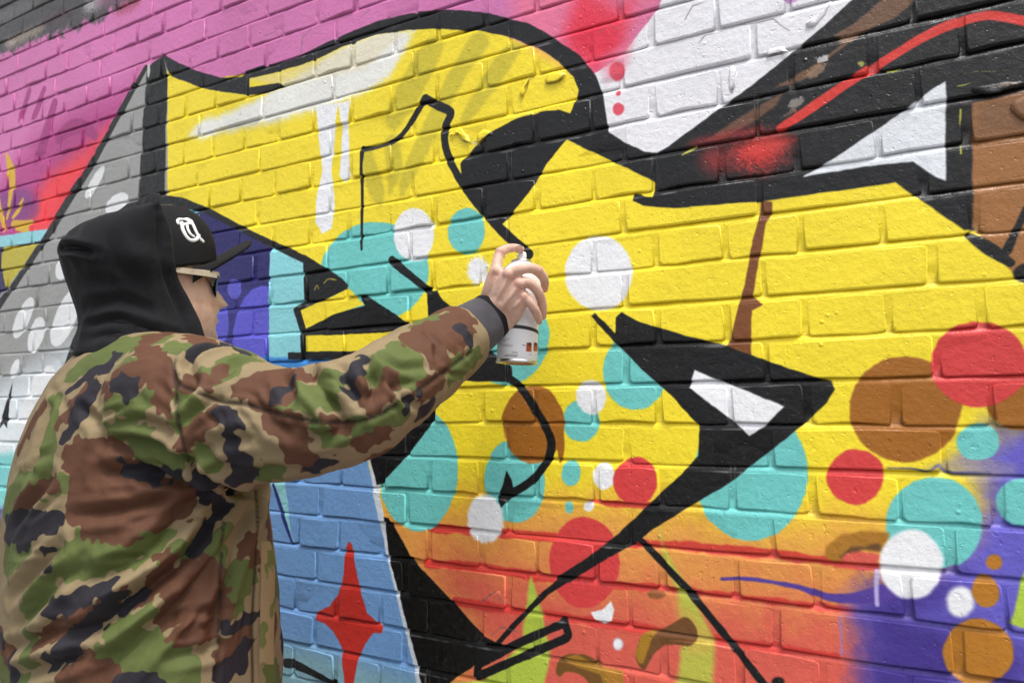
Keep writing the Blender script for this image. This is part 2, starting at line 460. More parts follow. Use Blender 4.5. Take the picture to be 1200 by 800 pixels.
# hook below the hand
stroke([(590, 440, 10), (606, 450, 9), (618, 464, 9), (630, 484, 9), (643, 508, 9), (646, 522, 10), (641, 540, 10), (626, 560, 9), (608, 573, 9), (597, 578, 10)], BLK, .0025)
fill([(594, 552), (600, 562), (602, 572), (598, 584), (588, 594), (583, 582), (589, 568)], BLK, .0025)
# dark shape behind the sleeve, wedge at the bottom
fill([(440, 500), (512, 470), (510, 482), (503, 500), (480, 530), (448, 566), (441, 568), (434, 540)], BLK, .003)
fill([(450, 605), (456, 607), (484, 655), (535, 709), (566, 744), (582, 752), (590, 758), (566, 772), (535, 793), (515, 810), (498, 812), (481, 746), (457, 655)], (15, 15, 15), .003)
stroke([(583, 754, 6), (606, 728, 5), (640, 694, 7), (662, 678, 9)], BLK, .002, curve=False)
stroke([(562, 776, 11), (610, 752, 9), (660, 730, 9)], BLK, .002, curve=False); stroke([(661, 728, 10), (666, 742, 9), (664, 746, 9)], BLK, .002); stroke([(664, 747, 9), (620, 766, 9), (560, 792, 9)], BLK, .002, curve=False)
stroke([(561, 770, 9), (559, 792, 9)], BLK, .002, curve=False)
# arrow
fill([(692, 370), (697, 366), (721, 390), (722, 372), (729, 366), (750, 378), (810, 395), (850, 405), (880, 416), (930, 433), (962, 443), (974, 446), (979, 456), (970, 471), (940, 498), (900, 530), (850, 569), (800, 598), (768, 618), (741, 638), (700, 660), (668, 682), (655, 684), (652, 676), (690, 652), (724, 625), (768, 584), (800, 554), (818, 534), (819, 498), (790, 466), (760, 440), (722, 402)], BLK, .0026)
fill([(814, 433), (848, 447), (920, 476), (896, 500), (878, 511), (866, 500), (808, 454)], WHT, .003)
stroke([(750, 632, 7), (766, 648, 9), (806, 690, 9), (856, 752, 9), (900, 806, 9)], BLK, .0025, curve=False); ell(912, 798, 8, 6, BLK)
# dark letter top right
fill([(768, 181), (784, 172), (803, 158), (866, 112), (936, 56), (1000, 0), (1060, -60), (1700, -1200), (5000, -1200), (5000, 160), (1150, 140), (1144, 268), (1130, 270), (1050, 213), (982, 223), (890, 236), (830, 241), (790, 244), (755, 241), (742, 236), (743, 226), (750, 227), (754, 230), (766, 232)], BLK, .003)
fill([(1139, 121), (1260, 92), (5000, -600), (5000, 1000), (1500, 420), (1210, 340), (1186, 318), (1140, 264)], (158, 106, 58), .004)
fill([(1140, 122), (1240, 96), (1240, 150), (1140, 166)], (118, 82, 54), .03, alpha=.8)
stroke([(1136, 276, 9), (1160, 292, 16), (1184, 308, 10)], BLK, .0025); stroke([(1206, 240, 8), (1192, 268, 8), (1180, 294, 10)], BLK, .0025); ell(1202, 320, 14, 11, BLK)
fill([(1036, -2), (1050, -20), (1110, -40), (1073, 0), (1050, 20), (1020, 34), (989, 45), (976, 42), (1002, 26)], (112, 80, 58), .004)
fill([(989, 50), (960, 74), (926, 92), (905, 104), (944, 94), (975, 66), (994, 52)], (112, 80, 58), .005)
fill([(920, 107), (870, 136), (826, 166), (842, 164), (880, 146), (910, 124)], (104, 72, 54), .006)
stroke([(1700, 240, 13), (1400, 90, 13), (1260, 36, 13), (1200, 25, 13), (1165, 19, 13), (1140, 22, 13), (1098, 36, 13), (1050, 63, 12), (1010, 88, 12), (976, 110, 12), (936, 137, 12), (914, 150, 9)], (216, 56, 48), .003)
ell(888, 178, 32, 20, (206, 54, 50), 0.055, -10, grain=.2); ell(905, 168, 26, 7, (222, 70, 62), .03, -12, .8); ell(838, 188, 16, 16, (150, 44, 44), 0.04, alpha=.8); ell(850, 160, 44, 5, (160, 40, 40), .02, -12, .7)
fill([(1109, 94), (1108, 211), (1099, 208), (1084, 198), (1070, 189), (1010, 196), (942, 207), (976, 186), (1033, 148), (1070, 121)], (224, 228, 234), .003)
for x0, y0, x1, y1 in ((1122, 86, 1146, 84), (1150, 84, 1180, 82), (1122, 101, 1140, 96), (1126, 128, 1125, 150), (1126, 158, 1126, 180), (1008, 76, 1011, 78), (1040, 84, 1056, 80)):
    stroke([(x0, y0, 1.2), ((x0 + x1) / 2, (y0 + y1) / 2 + 1, 1.6), (x1, y1, 1)], (196, 196, 60), .0015, .002)
stroke([(800, 182, 2), (808, 177, 4), (816, 172, 2)], (180, 180, 70), .003)
# cracks and curled edges of old coats, their shadow painted as dark lines
for pts in ([(819, 51), (826, 42), (848, 37), (866, 29), (884, 27), (906, 22), (914, 30), (925, 37)], [(803, 24), (812, 8), (840, 0)], [(858, 110), (860, 98), (863, 82)], [(898, 66), (914, 63), (922, 62)], [(944, 32), (954, 22), (962, 16)],
            [(526, 161), (534, 155), (540, 164), (552, 168), (566, 162)], [(612, 115), (617, 106), (620, 92), (640, 86)], [(640, 98), (654, 96), (662, 88)], [(700, 40), (712, 28), (722, 34)], [(420, 24), (432, 12)], [(310, 42), (322, 36), (328, 46)],
            [(352, 62), (354, 44), (364, 34)], [(104, 150), (120, 140)], [(566, 704), (580, 692), (592, 706)], [(576, 744), (588, 734), (606, 740)], [(1004, 768), (1020, 780)], [(1156, 140), (1172, 146), (1196, 140)]):
    stroke([(x, y, .9) for x, y in pts], (112, 104, 98), .0012, .0012, .7, curve=False)
for cx, cy, rx, ry, t, c in ((958, 84, 16, 5, -38, (150, 120, 96)), (932, 122, 9, 5, -30, (150, 146, 138)), (965, 70, 6, 3, 0, (206, 204, 206)), (1172, 102, 24, 3.5, -10, (134, 98, 68)), (928, 132, 10, 3, -30, (120, 96, 80)), (1010, 76, 3, 2, 0, (170, 170, 80)), (1032, 56, 2, 2, 0, (180, 180, 180)),
                             (556, 168, 7, 2, 10, (226, 214, 150)), (992, 46, 10, 3, -20, (160, 126, 100))):
    ell(cx, cy, rx, ry, c, .004, t, .85, grain=.9, wob=.008)
# pale lines along upper brick edges and upright joints where the paint is dark
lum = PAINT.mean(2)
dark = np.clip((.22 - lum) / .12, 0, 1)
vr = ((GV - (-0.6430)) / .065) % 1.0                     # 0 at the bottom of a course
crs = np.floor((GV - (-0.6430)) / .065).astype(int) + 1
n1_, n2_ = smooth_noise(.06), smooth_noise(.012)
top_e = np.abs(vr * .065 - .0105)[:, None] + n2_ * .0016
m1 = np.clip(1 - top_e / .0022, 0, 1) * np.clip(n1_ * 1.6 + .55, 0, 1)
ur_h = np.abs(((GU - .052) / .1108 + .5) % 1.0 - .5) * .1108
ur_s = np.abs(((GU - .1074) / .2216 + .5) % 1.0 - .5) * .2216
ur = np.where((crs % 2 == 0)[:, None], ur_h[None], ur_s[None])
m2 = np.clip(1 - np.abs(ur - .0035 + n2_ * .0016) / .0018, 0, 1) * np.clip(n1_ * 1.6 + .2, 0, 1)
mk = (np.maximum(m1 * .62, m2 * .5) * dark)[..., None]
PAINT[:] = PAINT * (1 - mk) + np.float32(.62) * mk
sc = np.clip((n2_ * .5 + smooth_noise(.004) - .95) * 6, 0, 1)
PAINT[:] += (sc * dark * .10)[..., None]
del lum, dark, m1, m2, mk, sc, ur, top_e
# overspray specks and uneven coats
PAINT *= (1 + 0.035 * CLOUD + 0.02 * GRAIN)[..., None]
np.clip(PAINT, 0, 1, out=PAINT)
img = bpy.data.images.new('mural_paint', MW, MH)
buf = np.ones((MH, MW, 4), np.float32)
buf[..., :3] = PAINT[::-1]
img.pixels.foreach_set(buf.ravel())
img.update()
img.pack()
del buf

# ------------------------------------------------------------------ ground
def simple(name, col, rough=0.7, nscale=60, var=0.2, bump=0.0006, spec=0.4):
    m = Mat(name, rough, spec)
    tc = m.n('TexCoord')
    nz = m.noise(nscale, 4, .6, tc.outputs['Object'])
    c0 = tuple(c * (1 - var) for c in col)
    c1 = tuple(min(1, c * (1 + var)) for c in col)
    m.l(m.ramp(nz.outputs[0], [(0.3, c0), (0.7, c1)]), m.b.inputs['Base Color'])
    if bump:
        m.l(m.bump(nz.outputs[0], bump), m.b.inputs['Normal'])
    return m.m

asphalt = simple('asphalt', (0.06, 0.06, 0.058), .9, 40, .4, .002)
concrete = simple('paving_concrete', (0.26, 0.25, 0.235), .85, 30, .25, .001)
gr = mesh('ground', [(-150, -150, -0.12), (150, -150, -0.12), (150, 150, -0.12), (-150, 150, -0.12)], [(0, 1, 2, 3)], False)
obj('ground', gr, asphalt, kind='structure')
pv = bmesh.new()
bmesh.ops.create_cube(pv, size=1, matrix=Matrix.Translation((-1, -1.15, -0.07)) @ Matrix.Diagonal((14, 2.35, 0.14, 1)))
me = bpy.data.meshes.new('pavement'); pv.to_mesh(me); pv.free()
pavement = obj('pavement', me, concrete, kind='structure')
slab_me = {}
bm = bmesh.new()
bmesh.ops.create_cube(bm, size=1, matrix=Matrix.Translation((0, 0, 0.008)) @ Matrix.Diagonal((0.592, 0.742, 0.016, 1)))
me = bpy.data.meshes.new('paving_slab'); bm.to_mesh(me); bm.free(); me.materials.append(concrete)
for i in range(-7, 6):
    for j in range(3):
        s_ = obj('paving_slab', me, None, pavement)
        s_.location = (i * 0.6 + (0.3 if j % 2 else 0), -0.45 - j * 0.75, random.Random(i * 7 + j).uniform(-.001, .001))

# ------------------------------------------------------------------ brick wall (English bond)
COURSE, HEAD, U0, V0 = 0.065, 0.1108, 0.052, -0.6430     # course height, header pitch, phase, bed line 0
JT = 0.009
wall = empty('brick_wall', (0, 0, 0), label='long brick wall covered edge to edge in a colourful spray painted mural', category='wall')

m = Mat('painted_brick', 0.42, 0.38)
tc = m.n('TexCoord'); tc.object = wall
sx = m.n('SeparateXYZ'); m.l(tc.outputs['Object'], sx.inputs[0])
uu = m.math('DIVIDE', m.math('SUBTRACT', sx.outputs[0], MU0), MW * MR)
vv = m.math('SUBTRACT', 1.0, m.math('DIVIDE', m.math('SUBTRACT', m.math('SUBTRACT', ZC, sx.outputs[2]), MV0), MH * MR))
cb = m.n('CombineXYZ'); m.l(uu, cb.inputs[0]); m.l(vv, cb.inputs[1])
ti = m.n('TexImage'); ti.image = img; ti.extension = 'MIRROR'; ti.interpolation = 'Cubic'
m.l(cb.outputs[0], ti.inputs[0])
pos = tc.outputs['Object']
big = m.noise(9, 3, .55, pos)
mid = m.noise(70, 4, .6, pos)
fine = m.noise(420, 3, .6, pos)
grime = m.ramp(m.noise(5, 6, .65, pos).outputs[0], [(.35, (.93, .925, .915)), (.62, (1, 1, 1))])
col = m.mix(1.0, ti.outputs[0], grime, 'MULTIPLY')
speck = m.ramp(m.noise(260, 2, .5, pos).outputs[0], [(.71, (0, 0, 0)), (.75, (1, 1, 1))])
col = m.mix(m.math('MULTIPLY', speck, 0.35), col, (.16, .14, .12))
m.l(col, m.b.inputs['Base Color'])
m.l(m.ramp(mid.outputs[0], [(.3, (.24,) * 3), (.7, (.52,) * 3)]), m.b.inputs['Roughness'])
# blisters and drips of old paint, brick grain, wrinkled skin
vor = m.n('TexVoronoi'); vor.inputs['Scale'].default_value = 42; m.l(pos, vor.inputs['Vector'])
bl = m.ramp(vor.outputs['Distance'], [(.0, (1, 1, 1)), (.16, (0, 0, 0))])
bl = m.math('MULTIPLY', bl, m.ramp(m.noise(14, 2, .5, pos).outputs[0], [(.55, (0, 0, 0)), (.64, (1, 1, 1))]))
h = m.math('ADD', m.math('MULTIPLY', big.outputs[0], 1.2), m.math('MULTIPLY', mid.outputs[0], .75))
h = m.math('ADD', h, m.math('MULTIPLY', fine.outputs[0], 0.22))
h = m.math('ADD', h, m.math('MULTIPLY', bl, 0.9))
pit_ = m.ramp(m.noise(120, 1, .5, pos).outputs[0], [(.27, (1, 1, 1)), (.33, (0, 0, 0))])
pit_ = m.math('MULTIPLY', pit_, m.ramp(m.noise(11, 2, .5, pos).outputs[0], [(.42, (0, 0, 0)), (.6, (1, 1, 1))]))
h = m.math('SUBTRACT', h, m.math('MULTIPLY', pit_, .45))
m.l(m.bump(h, 0.0021, .9), m.b.inputs['Normal'])
brick_mat = m.m

def brick_mesh(name, L, H, seed):
    """one brick face-on: chipped outline, rounded painted arrises, running back into the wall"""
    r = random.Random(seed)
    a, b = L / 2, H / 2
    c = 0.004
    out = [(-a + c, -b), (-a * .3 + r.uniform(-.01, .01), -b), (a * .35 + r.uniform(-.01, .01), -b), (a - c, -b), (a, -b + c), (a, b - c), (a - c, b), (a * .1 + r.uniform(-.02, .02), b), (-a + c, b), (-a, b - c), (-a, -b + c)]
    out = [(x + r.uniform(-.0016, .0016), z + r.uniform(-.0017, .0017)) for x, z in out]
    n = len(out)
    V, F, NN = [], [], []
    tilt = (r.uniform(-.0012, .0012) / a, r.uniform(-.0008, .0008) / b)
    for k, (inset, y, ny) in enumerate(((0, .05, 0), (0.0, .0022, .70), (.0024, .0, 1.0))):
        for x, z in out:
            sxx, szz = 1 - inset / a, 1 - inset / b
            V.append((x * sxx, y + (x * tilt[0] + z * tilt[1] + r.uniform(-.0005, .0005) if k else 0), z * szz))
            d = Vector((x / a if abs(x) > a - .006 else 0, 0, z / b if abs(z) > b - .004 else 0))
            d = d.normalized() if d.length else d
            NN.append((d * math.sqrt(max(0, 1 - ny * ny)) + Vector((0, -ny, 0))).normalized() if ny else (d if d.length else Vector((0, 1, 0))))
    for k in range(2):
        for i in range(n):
            j = (i + 1) % n
            F.append((k * n + i, k * n + j, (k + 1) * n + j, (k + 1) * n + i))
    F.append(tuple(range(2 * n, 3 * n)))
    me = mesh(name, V, F)
    me.normals_split_custom_set_from_vertices([tuple(x) for x in NN])
    me.materials.append(brick_mat)
    return me, V, F, NN

rb = random.Random(11)
NVAR = 9
protos = {k: [brick_mesh('brick', L, COURSE - JT, 31 * i + s) for i in range(NVAR)] for k, L, s in (('h', HEAD - JT * 1.05, 1), ('s', 2 * HEAD - JT * 1.05, 500))}
def project(u, v):
    c = HV * u + VV * v + NV * DW
    return (600 + 600 * FN * c[0] / c[2], 400 + 600 * FN * c[1] / c[2], c[2])
allb = []
for n in range(-18, 31):
    vb = V0 + n * COURSE                     # bottom edge of this course
    if ZC - vb < 0.015: break
    head = n % 2 == 0
    pitch = HEAD if head else 2 * HEAD
    u = U0 + (0 if head else HEAD * .5)
    k0 = int((-5.2 - u) / pitch)
    k1 = int((2.6 - u) / pitch)
    for k in range(k0, k1):
        uc = u + (k + .5) * pitch
        x, y, z = project(uc, vb - COURSE / 2)
        vis = z > .1 and -60 < x < 1260 and -30 < y < 830
        hid = (x < 320 and y > 470) or (80 < x < 205 and y > 265) or (10 < x < 300 and y > 560)
        allb.append((uc, vb - (COURSE - JT) / 2, 'h' if head else 's', vis and not hid, z))
show = sorted([b for b in allb if b[3]], key=lambda b: b[4])[:300]
chosen = set((b[0], b[1]) for b in show)
print('bricks in view', len([b for b in allb if b[3]]), 'of', len(allb))
SV, SF, SN = [], [], []
for uc, vc, kind, vis, z in allb:
    me, V, F, NN = rb.choice(protos[kind])
    dx, dz, dy = rb.uniform(-.0028, .0028), rb.uniform(-.0016, .0016), rb.uniform(-.0024, .0018)
    loc = (uc + dx, dy, ZC - vc + dz)
    if (uc, vc) in chosen:
        o = obj('brick', me, None, wall)
        o.location = loc
        o.rotation_euler = (0, rb.gauss(0, .0045), 0)
    else:
        b0 = len(SV)
        SV += [(x + loc[0], y + loc[1], zz + loc[2]) for x, y, zz in V]
        SF += [tuple(i + b0 for i in f) for f in F]
        SN += NN
me = mesh('bricks', SV, SF)
me.normals_split_custom_set_from_vertices([tuple(x) for x in SN])
obj('brick_courses', me, brick_mat, wall, kind='stuff')

# old coats lifting off: thin curled skins standing proud of the brick
def flake(pts, lift, edge, seed):
    r = random.Random(seed)
    out = catmull(np.asarray(pts, float), True, 3) + np.array([[r.uniform(-1.2, 1.2), r.uniform(-1, 1)] for _ in range(len(pts) * 3)])
    uv = px2uv(out)
    c = uv.mean(0)
    e = px2uv([edge])[0] - c
    L = np.abs((uv - c) @ e).max()
    V_, F_ = [], []
    n_ = len(uv)
    for sc_, th in ((1.0, 0), (.55, 0), (1.0, .0007), (.55, .0007)):
        for p in uv:
            q = c + (p - c) * sc_
            k = max(0, ((q - c) @ e) / L)
            V_.append((q[0], -.0016 - lift * k ** 2.2 + th - (.0010 if sc_ < 1 else 0), ZC - q[1]))
    for l0, l1 in ((0, 1),):
        for i in range(n_):
            j = (i + 1) % n_
            F_ += [(i, j, n_ + j, n_ + i), (2 * n_ + j, 2 * n_ + i, 3 * n_ + i, 3 * n_ + j), (j, i, 2 * n_ + i, 2 * n_ + j)]
    F_ += [tuple(range(n_, 2 * n_)), tuple(reversed(range(3 * n_, 4 * n_)))]
    o_ = obj('paint_flake', mesh('paint_flake', V_, F_), brick_mat, wall)
for i_, (pts, lf, ed) in enumerate((
        ([(944, 28), (956, 20), (966, 8), (974, 2), (962, 24), (950, 32)], .007, (944, 34)),
        ([(900, 66), (912, 62), (924, 62), (918, 56), (904, 58)], .004, (912, 68)), ([(856, 108), (862, 100), (864, 84), (858, 78), (854, 92)], .004, (866, 96)),
        ([(560, 168), (572, 160), (578, 158), (570, 152), (560, 158)], .004, (568, 172)), ([(526, 160), (534, 154), (542, 162), (552, 168), (548, 160), (538, 150)], .004, (540, 170)), ([(612, 114), (616, 102), (620, 92), (615, 98), (610, 108)], .005, (622, 108)), ([(640, 98), (652, 96), (664, 88), (655, 84), (642, 88)], .005, (652, 100)),
        ([(1138, 106), (1160, 100), (1190, 96), (1200, 98), (1180, 106), (1156, 112)], .007, (1170, 112)), ([(1184, 126), (1196, 114), (1214, 110), (1212, 136), (1198, 140)], .008, (1186, 140)),
        ([(574, 706), (584, 692), (592, 696), (588, 706)], .004, (582, 690)))):
    flake(pts, lf * .4, ed, i_)

# mortar: struck joints, deep under each brick and flush above the next
MVt, MF = [], []
us = list(np.arange(-5.3, -2.7, .05)) + list(np.arange(-2.7, .5, .011)) + list(np.arange(.5, 2.7, .05))
prof = []
for n in range(-18, 31):
    vb = V0 + n * COURSE
    if ZC - vb < 0.0: break
    prof += [(vb - .0005, .0085), (vb + .0020, .0046), (vb + JT - .0012, .0008), (vb + JT + .003, .0014), (vb + JT + .020, .0020), (vb + COURSE - .018, .0024)]
for v, y in prof:
    for u in us:
        q = Vector((u * 28, v * 60, 3.3))
        q2 = Vector((u * 9, v * 30, 9.1))
        j = mnoise.noise(q) * .0011 + mnoise.noise(q2) * .0012
        MVt.append((u, max(y + j, -.0002), ZC - v + mnoise.noise(q + Vector((7, 3, 1))) * .0012))
W_ = len(us)
for i in range(len(prof) - 1):
    for j in range(W_ - 1):
        MF.append((i * W_ + j, (i + 1) * W_ + j, (i + 1) * W_ + j + 1, i * W_ + j + 1))
me = mesh('mortar', MVt, MF)
mo = obj('mortar', me, brick_mat, wall)
top = ZC - prof[0][0]
bm = bmesh.new()
bmesh.ops.create_cube(bm, size=1, matrix=Matrix.Translation((-1.3, .14, (top + .006) / 2)) @ Matrix.Diagonal((8.1, .2, top + .006, 1)))
me = bpy.data.meshes.new('core'); bm.to_mesh(me); bm.free()
obj('wall_core', me, concrete, wall)

# ------------------------------------------------------------------ figure helpers
deps_get = bpy.context.evaluated_depsgraph_get
ER = dirw((1, 0, 0)); ER.z = 0; ER.normalize()
EF = dirw((0, 0, 1)); EF.z = 0; EF.normalize()
UP = Vector((0, 0, 1))
def facing(deg):
    a = math.radians(deg)
    return ER * math.cos(a) + EF * math.sin(a), ER * math.sin(a) - EF * math.cos(a)   # forward, right hand

def loft(rings, cap=True):
    """rings: lists of points with equal counts -> verts, faces"""
    V, F = [], []
    n = len(rings[0])
    for r in rings:
        V += [Vector(p) for p in r]
    for k in range(len(rings) - 1):
        for i in range(n):
            j = (i + 1) % n
            F.append((k * n + i, k * n + j, (k + 1) * n + j, (k + 1) * n + i))
    if cap:
        F.append(tuple(reversed(range(n))))
        F.append(tuple((len(rings) - 1) * n + i for i in range(n)))
    return V, F

def join(parts):
    V, F = [], []
    for v, f in parts:
        b = len(V)
        V += v
        F += [tuple(i + b for i in q) for q in f]
    return V, F

def tube(pts, n=16, flat=None, ends=True):
    """tapered tube through (Vector, radius); rounded ends"""
    P_ = [Vector(p) for p, r in pts]
    R_ = [r for p, r in pts]
    if ends:
        a, b = (P_[0] - P_[1]).normalized(), (P_[-1] - P_[-2]).normalized()
        P_ = [P_[0] + a * R_[0] * .85, P_[0] + a * R_[0] * .5] + P_ + [P_[-1] + b * R_[-1] * .5, P_[-1] + b * R_[-1] * .85]
        R_ = [R_[0] * .35, R_[0] * .85] + R_ + [R_[-1] * .85, R_[-1] * .35]
    rings = []
    t0 = None
    for i, p in enumerate(P_):
        t = (P_[min(i + 1, len(P_) - 1)] - P_[max(i - 1, 0)]).normalized()
        if t0 is None:
            x = t.cross(UP if abs(t.z) < .9 else Vector((1, 0, 0))).normalized()
        else:
            x = (x - t * x.dot(t)).normalized()
        t0 = t
        y = t.cross(x)
        rings.append([p + (x * math.cos(q) + y * math.sin(q)) * R_[i] for q in np.linspace(0, 2 * math.pi, n, endpoint=False)])
    return loft(rings)

def smoothpath(pts, k=4):
    """catmull through rows of numbers"""
    return catmull(np.asarray(pts, float), False, k)

def remesh(name, parts, voxel, iters=4, fac=.5):
    V, F = join(parts)
    me = mesh(name, V, F)
    bm = bmesh.new(); bm.from_mesh(me)
    bmesh.ops.recalc_face_normals(bm, faces=bm.faces)
    bm.to_mesh(me); bm.free()
    o = bpy.data.objects.new('tmp', me)
    C.objects.link(o)
    md = o.modifiers.new('r', 'REMESH'); md.mode = 'VOXEL'; md.voxel_size = voxel
    if iters:
        sm = o.modifiers.new('s', 'SMOOTH'); sm.iterations = iters; sm.factor = fac
    d = deps_get(); d.update()
    out = bpy.data.meshes.new_from_object(o.evaluated_get(d))
    bpy.data.objects.remove(o)
    out.name = name
    out.polygons.foreach_set('use_smooth', [True] * len(out.polygons))
    return out

def verts_np(me):
    a = np.empty(len(me.vertices) * 3, np.float32); me.vertices.foreach_get('co', a)
    return a.reshape(-1, 3)

def normals_np(me):
    a = np.empty(len(me.vertices) * 3, np.float32); me.vertex_normals.foreach_get('vector', a)
    return a.reshape(-1, 3)

def bvh_of(me):
    return BVHTree.FromPolygons([v.co.copy() for v in me.vertices], [tuple(p.vertices) for p in me.polygons])

CAMP = Vector((0, -DW, ZC))
def cast(bvh, px, py, fallback=1.0):
    d = (P(px, py, 1.0) - CAMP).normalized()
    loc, nrm, idx, dist = bvh.ray_cast(CAMP, d)
    return (loc, nrm) if loc is not None else (None, None)

def seg_dist(V, a, b):
    a = np.asarray(a, np.float32); b = np.asarray(b, np.float32)
    e = b - a
    t = np.clip(((V - a) @ e) / max(float(e @ e), 1e-9), 0, 1)
    return np.linalg.norm(V - a - t[:, None] * e, axis=1), t

# ------------------------------------------------------------------ the painter
foot0 = P(172, 700, 1.08); foot0.z = 0.016
person = empty('person', foot0, label='person in woodland camouflage jacket, black hood and cap, reaching out to spray the wall', category='person')
def pobj(name, me, mat, parent=None, **kw):
    """mesh in world coordinates put under the painter (or one of its garments)"""
    me.transform(Matrix.Translation(-foot0))
    return obj(name, me, mat, parent or person, **kw)

TDEG = 54
TF, TR = facing(TDEG)                       # torso
def torso_ring(y, xl, xr, z, grow=0.0, ratio=1.42, n=40, yoff=0.0):
    c = P((xl + xr) / 2, y, z)
    A = (xr - xl) / 2 * z / (600 * FN) * .965
    a = math.radians(TDEG)
    K = A / math.sqrt((ratio * math.sin(a)) ** 2 + math.cos(a) ** 2) + grow
    S = K * ratio
    pts = []
    for q in np.linspace(0, 2 * math.pi, n, endpoint=False):
        cx, sx_ = math.cos(q), math.sin(q)
        e = .86
        pts.append(c + TF * K * math.copysign(abs(cx) ** e, cx) + TR * S * math.copysign(abs(sx_) ** e, sx_))
    return pts

TORSO = [(398, 122, 246, 1.10), (406, 106, 272, 1.095), (418, 90, 290, 1.09), (436, 72, 300, 1.085), (462, 52, 304, 1.08), (500, 31, 308, 1.08), (540, 15, 312, 1.08), (580, 6, 319, 1.075), (640, 0, 328, 1.07), (720, -3, 335, 1.06), (800, -3, 338, 1.055), (880, 2, 338, 1.05), (920, 8, 332, 1.05)]
SLEEVE = [(190, 466, 74, 1.01), (212, 474, 84, .99), (255, 486, 82, .955), (300, 495, 72, .92), (345, 497, 65, .89), (385, 489, 61, .872), (420, 475, 62, .872), (450, 456, 57, .895), (480, 437, 51, .935), (508, 418, 46, .975), (530, 402, 42, 1.01), (545, 392, 38, 1.03)]
sl_path = smoothpath(SLEEVE, 4)
sleeve_pts = [(P(x, y, z), h_ * z / (600 * FN) * .985) for x, y, h_, z in sl_path]
# left arm hangs on the wall side
lsh = P(176, 462, 1.085) - TR * .135
LEFT = [(lsh, .085), (lsh + UP * -.10 - TR * .06, .085), (lsh + UP * -.27 - TR * .07 + TF * .01, .078), (lsh + UP * -.40 - TR * .055 + TF * .06, .066), (lsh + UP * -.52 - TR * .04 + TF * .12, .055)]

# ---- body: one continuous skin
HDEG = 49
HF, HR = facing(HDEG)
head_c = P(184, 328, 1.13)
pit = math.radians(2)
HFp = HF * math.cos(pit) + UP * math.sin(pit)
HUp = UP * math.cos(pit) - HF * math.sin(pit)
def head_pt(x, y, z):
    """x forward, y to the person's right, z up, metres from the head centre"""
    return head_c + HFp * x + HR * y + HUp * z

zt = np.array([-.122, -.112, -.100, -.086, -.072, -.062, -.052, -.040, -.028, -.010, .005, .022, .045, .070, .092, .108, .117])
xf = np.array([.060, .085, .093, .096, .097, .097, .097, .095, .092, .087, .083, .086, .088, .080, .062, .036, .010])
xb = np.array([-.03, -.04, -.05, -.065, -.074, -.08, -.084, -.088, -.092, -.096, -.098, -.100, -.099, -.092, -.074, -.046, -.014])
wd = np.array([.028, .043, .053, .060, .064, .066, .067, .067, .069, .071, .072, .073, .072, .066, .052, .032, .010])
rings = []
for z in np.linspace(-.122, .117, 90):
    f, b, w_ = np.interp(z, zt, xf), np.interp(z, zt, xb), np.interp(z, zt, wd)
    r = []
    for q in np.linspace(0, 2 * math.pi, 96, endpoint=False):
        cx, sx_ = math.cos(q), math.sin(q)
        x = (f if cx > 0 else -b) * math.copysign(abs(cx) ** .82, cx)
        y = w_ * math.copysign(abs(sx_) ** .9, sx_)
        if cx > 0:
            def gs(c0, s0, cy, sy, amp):
                return amp * math.exp(-((z - c0) / s0) ** 2) * math.exp(-((abs(y) - cy) / sy) ** 2)
            nz = 0.031 * math.exp(-((z + .032) / .009) ** 2) if z < -.032 else 0.031 * max(0, 1 - (z + .032) / .052) ** .8
            x += nz * math.exp(-(y / (.0150 if z < -.012 else .0120)) ** 2)
            x += gs(-.035, .008, .014, .007, .011)      # nostril wings
            x -= gs(.004, .013, .032, .016, .010)       # eye sockets
            x += gs(.021, .008, .026, .020, .004)       # brow
            x += gs(-.030, .024, .044, .018, .004)      # cheeks
            x += gs(-.0490, .0050, 0, .020, .0075)      # upper lip
            x += gs(-.0640, .0058, 0, .019, .0085)      # lower lip
            x -= gs(-.0568, .0022, 0, .022, .0060)      # mouth line
            x -= gs(-.0770, .0060, 0, .026, .0030)      # below the lip
            x += gs(-.0960, .0110, 0, .022, .0110)      # chin
        r.append(head_pt(x, y, z))
    rings.append(r)
head = loft(rings)
neck = tube([(head_pt(-.03, 0, -.04), .058), (head_pt(-.035, 0, -.11), .060), (P(178, 425, 1.09), .072)], 24)
def inner(t, g=-.035):
    return torso_ring(*t, grow=g)
torso = loft([inner((y, xl, xr, z), -.02 if y < 420 else -.04) for y, xl, xr, z in TORSO[1:]])
sh = [(p, max(r - .028, .036)) for p, r in sleeve_pts]
wr = P(579, 369, 1.062)
arm = tube(sh[::3] + [(P(560, 382, 1.045), .033), (wr, .0285)], 20)
larm = tube([(p, r * .62) for p, r in LEFT] + [(lsh + UP * -.58 - TR * .035 + TF * .145, .028)], 18)
lw = lsh + UP * -.60 - TR * .035 + TF * .15
lhand = [tube([(lw, .024), (lw + UP * -.07 + TF * .02, .026)], 14)]
for i, (o_, L) in enumerate(((-.024, .07), (-.008, .078), (.009, .074), (.024, .058))):
    b0 = lw + UP * -.075 + TF * (.02 + o_)
    lhand.append(tube([(b0, .0095), (b0 + UP * -L * .55 + TF * .012 - TR * -.006, .0088), (b0 + UP * -L + TF * .012 + TR * .022, .0078)], 12))
lhand.append(tube([(lw + UP * -.02 + TF * .025, .012), (lw + UP * -.055 + TF * .052, .0105), (lw + UP * -.085 + TF * .052 + TR * .01, .0088)], 12))
hips = P(170, 905, 1.055)
legs = []
FEET = []
